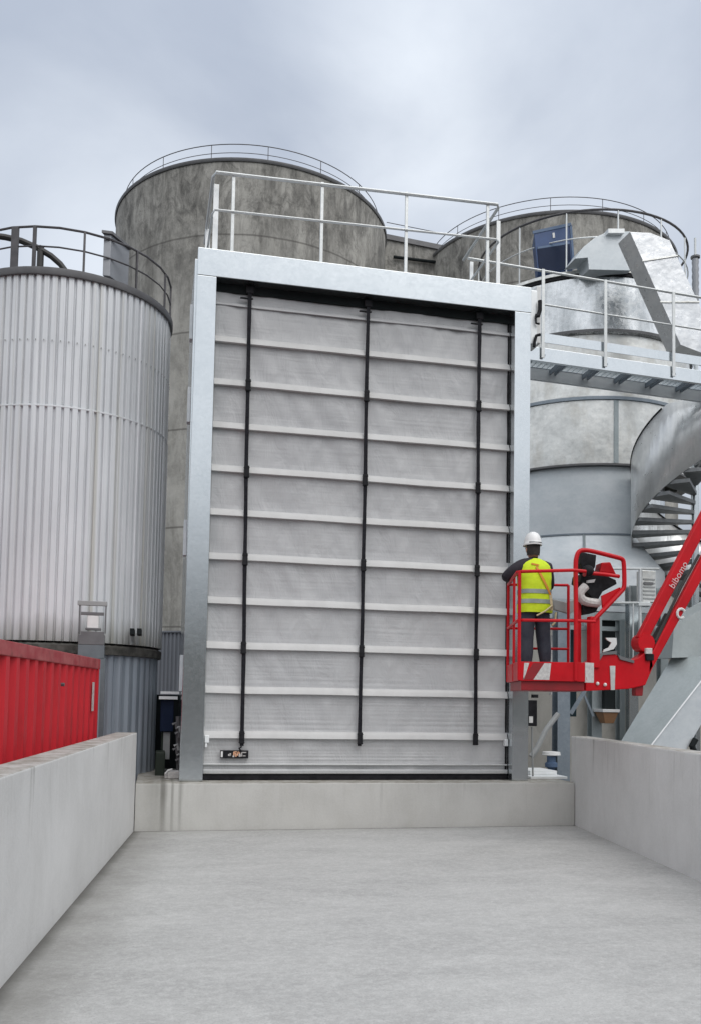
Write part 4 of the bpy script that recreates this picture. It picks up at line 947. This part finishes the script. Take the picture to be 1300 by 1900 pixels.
for s_, fx in ((-1, -.115), (1, .145)):
    hp_ = J(s_ * .095, 0, .90, (.122, .12), pel); kn_ = J(fx * .95, .02 + .01 * s_, .50, (.108, .095), hp_); cf = J(fx * .97, -.01, .30, (.098, .088), kn_); an_ = J(fx, -.02, .10, .052, cf); fh = J(fx, -.03, .05, .045, an_); J(fx + s_ * .02, .17, .04, (.045, .032), fh)
def mf(c):
    if c.z > 1.575 and abs(c.x) < .14: return 2 if not (c.y < .03 and c.z > 1.6) else 3
    if c.y > .43 and c.z > 1.05 and c.z < 1.5: return 2
    if c.z > .97: return 0
    if c.z > .115: return 1
    return 4
skin_body(V, Ed, Rd, 'body', ['jacket', 'jeans', 'skin', 'hair', 'boot'], mf)
# hi-vis vest: loft around the torso
def ring_loft(rows, n=28, mi=None):
    m_ = MB()
    for k, (z, cx_, cy_, ax, ay, pw_) in enumerate(rows):
        for i in range(n):
            a = 2 * PI * i / n; ca, sa = math.cos(a), math.sin(a)
            e_ = 2 / pw_; w = 1 + .06 * noise.noise((ca * 2.2, sa * 2.2, z * 8)) + .03 * noise.noise((ca * 5, sa * 5, z * 15))
            m_.v.append((FX + cx_ + ax * w * math.copysign(abs(ca) ** e_, ca), FY + cy_ + ay * w * math.copysign(abs(sa) ** e_, sa), ZP + z))
    for k in range(len(rows) - 1):
        for i in range(n): m_.f.append((k * n + i, k * n + (i + 1) % n, (k + 1) * n + (i + 1) % n, (k + 1) * n + i)); m_.mi.append(0)
    return m_
tors = [(.84, 0, .0, .225, .165, 2.6), (.95, 0, .0, .226, .168, 2.6), (1.05, 0, .01, .216, .162, 2.6), (1.18, 0, .015, .212, .160, 2.6), (1.30, 0, .025, .222, .165, 2.6), (1.40, 0, .028, .224, .160, 2.5), (1.47, 0, .03, .212, .145, 2.4), (1.525, 0, .032, .150, .112, 2.2), (1.555, 0, .035, .085, .08, 2.)]
def interp(z):
    for a, b_ in zip(tors, tors[1:]):
        if a[0] <= z <= b_[0]:
            t = (z - a[0]) / (b_[0] - a[0]); return tuple(x + (y - x) * t for x, y in zip(a, b_))
    return tors[-1]
zs_ = [.84 + (1.555 - .84) * i / 22 for i in range(23)]
rows = [interp(z) for z in zs_]
ve = ring_loft(rows).build('vest', 'vest', pn, smooth=True, auto=PI)
for zb in (.955, 1.085):
    rws = [(z_, *(interp(z_)[1:3]), interp(z_)[3] + .006, interp(z_)[4] + .006, 2.6) for z_ in (zb, zb + .028, zb + .055)]
    ring_loft(rws).build('reflective_band', 'reflect', ve, smooth=True, auto=PI)
def onvest(x, z, off=.012):
    i = interp(z); ax, ay, pw_ = i[3], i[4], i[5]; t = min(.98, abs((x - i[1]) / ax)); return Vector((FX + x, FY + i[2] - ay * (1 - t ** pw_) ** (1 / pw_) - off, ZP + z))
hv = MB()
def strip(pts, w, m_):
    for a, b_ in zip(pts, pts[1:]): m_.beam(a, b_, w, .006, (0, -1, 0))
strip([onvest(-.04 + .20 * t, 1.43 - .36 * t) for t in [i / 8 for i in range(9)]], .028, hv)
strip([onvest(.0 - .10 * t, 1.45 + .02 * t) for t in (0, .5, 1)], .02, hv)
hv.build('harness_strap', 'harness', ve)
hv = MB(); strip([onvest(.16 + .01 * t, 1.07 - .2 * t, .018) for t in [i / 5 for i in range(6)]], .035, hv)
hv.build('harness_strap', 'lanyard', ve)
ring_loft([(.845, 0, 0, .185, .135, 2.6), (.885, 0, 0, .19, .14, 2.6)]).build('belt', 'jacket', pn, smooth=True)
MB().tube([(FX + .17, FY - .16, ZP + .93), (FX + .05, FY - .22, ZP + .85), (FX - .06, FY - .2, ZP + .79)], .012, 6).tube([(FX + .30, FY + .0, ZP + .86), (FX + .26, FY - .05, ZP + .72), (FX + .2, FY - .1, ZP + .68)], .014, 6).build('lanyard', 'lanyard', pn, smooth=True)
# head: ears, eyes, hair, helmet
hx, hy, hz_ = FX - .008, FY + .055, ZP
b = MB(); b.sph((hx - .083, hy - .005, hz_ + 1.675), (.014, .025, .034)).sph((hx + .083, hy - .005, hz_ + 1.675), (.014, .025, .034)); b.build('ear', 'skin', pn, smooth=True)
MB().sph((hx - .05, hy + .098, hz_ + 1.71), .014).sph((hx + .02, hy + .1, hz_ + 1.71), .014).build('eye', 'white', pn, smooth=True)
MB().sph((hx - .018, hy + .1, hz_ + 1.625), (.026, .012, .008)).build('mouth', 'skin', pn, smooth=True)
MB().lathe((hx, hy - .012), [(.084, hz_ + 1.60), (.091, hz_ + 1.66), (.092, hz_ + 1.75)], 24, PI, 2 * PI).build('hair', 'hair', pn, smooth=True)
hm = MB(); prof = [(.122, 1.735), (.124, 1.75), (.116, 1.757), (.113, 1.80), (.100, 1.85), (.072, 1.892), (.035, 1.912), (.004, 1.917)]
vs = []; n = 32
for (r, z) in prof:
    for i in range(n):
        a = 2 * PI * i / n; vs.append((hx + r * .95 * math.cos(a), hy + r * 1.16 * math.sin(a) + (.018 if r > .12 and math.sin(a) > 0 else 0), hz_ + z))
hm.add(vs, [(k * n + i, k * n + (i + 1) % n, (k + 1) * n + (i + 1) % n, (k + 1) * n + i) for k in range(len(prof) - 1) for i in range(n)] + [tuple((len(prof) - 1) * n + i for i in range(n))])
he = hm.build('helmet', 'helmet', pn, smooth=True, auto=.9)
MB().add([], []).tube([(hx + .112 * .97 * math.cos(a), hy + .112 * 1.17 * math.sin(a), hz_ + 1.773 + .012 * math.sin(a)) for a in [PI * 1.22 + PI * .56 * i / 12 for i in range(13)]], .007, 6).build('helmet_band', 'black', he, smooth=True)

# ------------------------------------------------------------------ world and light
w = bpy.data.worlds.new('World'); S.world = w; w.use_nodes = True
nt = w.node_tree; nt.nodes.clear()
out = nt.nodes.new('ShaderNodeOutputWorld'); mixs = nt.nodes.new('ShaderNodeMixShader'); bg1 = nt.nodes.new('ShaderNodeBackground'); bg2 = nt.nodes.new('ShaderNodeBackground')
SUN_EL, SUN_AZ = math.radians(54), math.radians(158)
sky = nt.nodes.new('ShaderNodeTexSky'); sky.sky_type = 'NISHITA'; sky.sun_disc = False; sky.sun_elevation = SUN_EL; sky.sun_rotation = SUN_AZ
L(nt, sky.outputs[0], bg1.inputs[0]); bg1.inputs[1].default_value = .09
tc = nt.nodes.new('ShaderNodeTexCoord'); sx = nt.nodes.new('ShaderNodeSeparateXYZ'); L(nt, tc.outputs['Generated'], sx.inputs[0])
den = mth(nt, 'ADD', mth(nt, 'MAXIMUM', sx.outputs[2], 0), .38)
cx_ = mth(nt, 'DIVIDE', sx.outputs[0], den); cy_ = mth(nt, 'DIVIDE', sx.outputs[1], den)
cm = nt.nodes.new('ShaderNodeCombineXYZ'); L(nt, cx_, cm.inputs[0]); L(nt, cy_, cm.inputs[1]); cm.inputs[2].default_value = 3.3
n1_ = nt.nodes.new('ShaderNodeTexNoise'); n1_.inputs['Scale'].default_value = 1.9; n1_.inputs['Detail'].default_value = 9; n1_.inputs['Roughness'].default_value = .52; n1_.inputs['Distortion'].default_value = .35
L(nt, cm.outputs[0], n1_.inputs['Vector'])
n2_ = nt.nodes.new('ShaderNodeTexNoise'); n2_.inputs['Scale'].default_value = .8; n2_.inputs['Detail'].default_value = 4
L(nt, cm.outputs[0], n2_.inputs['Vector'])
cf_ = mth(nt, 'ADD', mth(nt, 'MULTIPLY', n1_.outputs[0], .95), mth(nt, 'MULTIPLY', n2_.outputs[0], .3)); cf_ = mth(nt, 'SUBTRACT', cf_, .12)
def blob(u, v, c0, c1, amt):
    d_ = (CM @ Vector(((u - CX) / F_PX, 1, (CY - v) / F_PX))).normalized()
    dp = nt.nodes.new('ShaderNodeVectorMath'); dp.operation = 'DOT_PRODUCT'; L(nt, tc.outputs['Generated'], dp.inputs[0]); dp.inputs[1].default_value = d_
    return mth(nt, 'MULTIPLY', mth(nt, 'POWER', rmp(nt, mth(nt, 'ADD', dp.outputs['Value'], mth(nt, 'MULTIPLY', mth(nt, 'SUBTRACT', n1_.outputs[0], .5), .035)), c0, c1, 0, 1), 1.7), amt)
for bb in (blob(900, 40, .968, 1.0, .30), blob(760, 225, .988, 1.0, .12), blob(110, 430, .97, 1.0, .30)): cf_ = mth(nt, 'ADD', cf_, bb)
cl = mixc(nt, rmp(nt, cf_, .36, .92), (.49, .55, .66), (.88, .94, 1.02))
hzn = rmp(nt, sx.outputs[2], .20, .42, .4, 0)
cl = mixc(nt, hzn, cl, (.80, .85, .92))
zen = mth(nt, 'MULTIPLY', rmp(nt, sx.outputs[2], .55, 1.0, 1., 1.25), rmp(nt, sx.outputs[1], .62, -.1, 1., 1.55))
cl = mixc(nt, rmp(nt, sx.outputs[1], .62, .0, 0, .85), cl, (.67, .69, .715))
vm = nt.nodes.new('ShaderNodeVectorMath'); vm.operation = 'SCALE'; L(nt, cl, vm.inputs[0]); L(nt, zen, vm.inputs['Scale'])
low = rmp(nt, sx.outputs[2], .05, .26, .07, 1.)
vm2 = nt.nodes.new('ShaderNodeVectorMath'); vm2.operation = 'SCALE'; L(nt, vm.outputs[0], vm2.inputs[0]); L(nt, low, vm2.inputs['Scale'])
L(nt, vm2.outputs[0], bg2.inputs[0]); bg2.inputs[1].default_value = 1.0
mixs.inputs[0].default_value = .93
L(nt, bg1.outputs[0], mixs.inputs[1]); L(nt, bg2.outputs[0], mixs.inputs[2]); L(nt, mixs.outputs[0], out.inputs[0])
sd = bpy.data.lights.new('sun', 'SUN'); sd.energy = 1.3; sd.angle = math.radians(50); sd.color = (1, .955, .90)
so = bpy.data.objects.new('sun', sd); COL.objects.link(so)
dirn = Vector((math.sin(SUN_AZ) * math.cos(SUN_EL), math.cos(SUN_AZ) * math.cos(SUN_EL), math.sin(SUN_EL)))
so.rotation_euler = dirn.to_track_quat('Z', 'Y').to_euler(); so.location = (-5, -20, 30)
S.view_settings.view_transform = 'Standard'; S.view_settings.look = 'None'; S.view_settings.exposure = .05; S.view_settings.gamma = 1
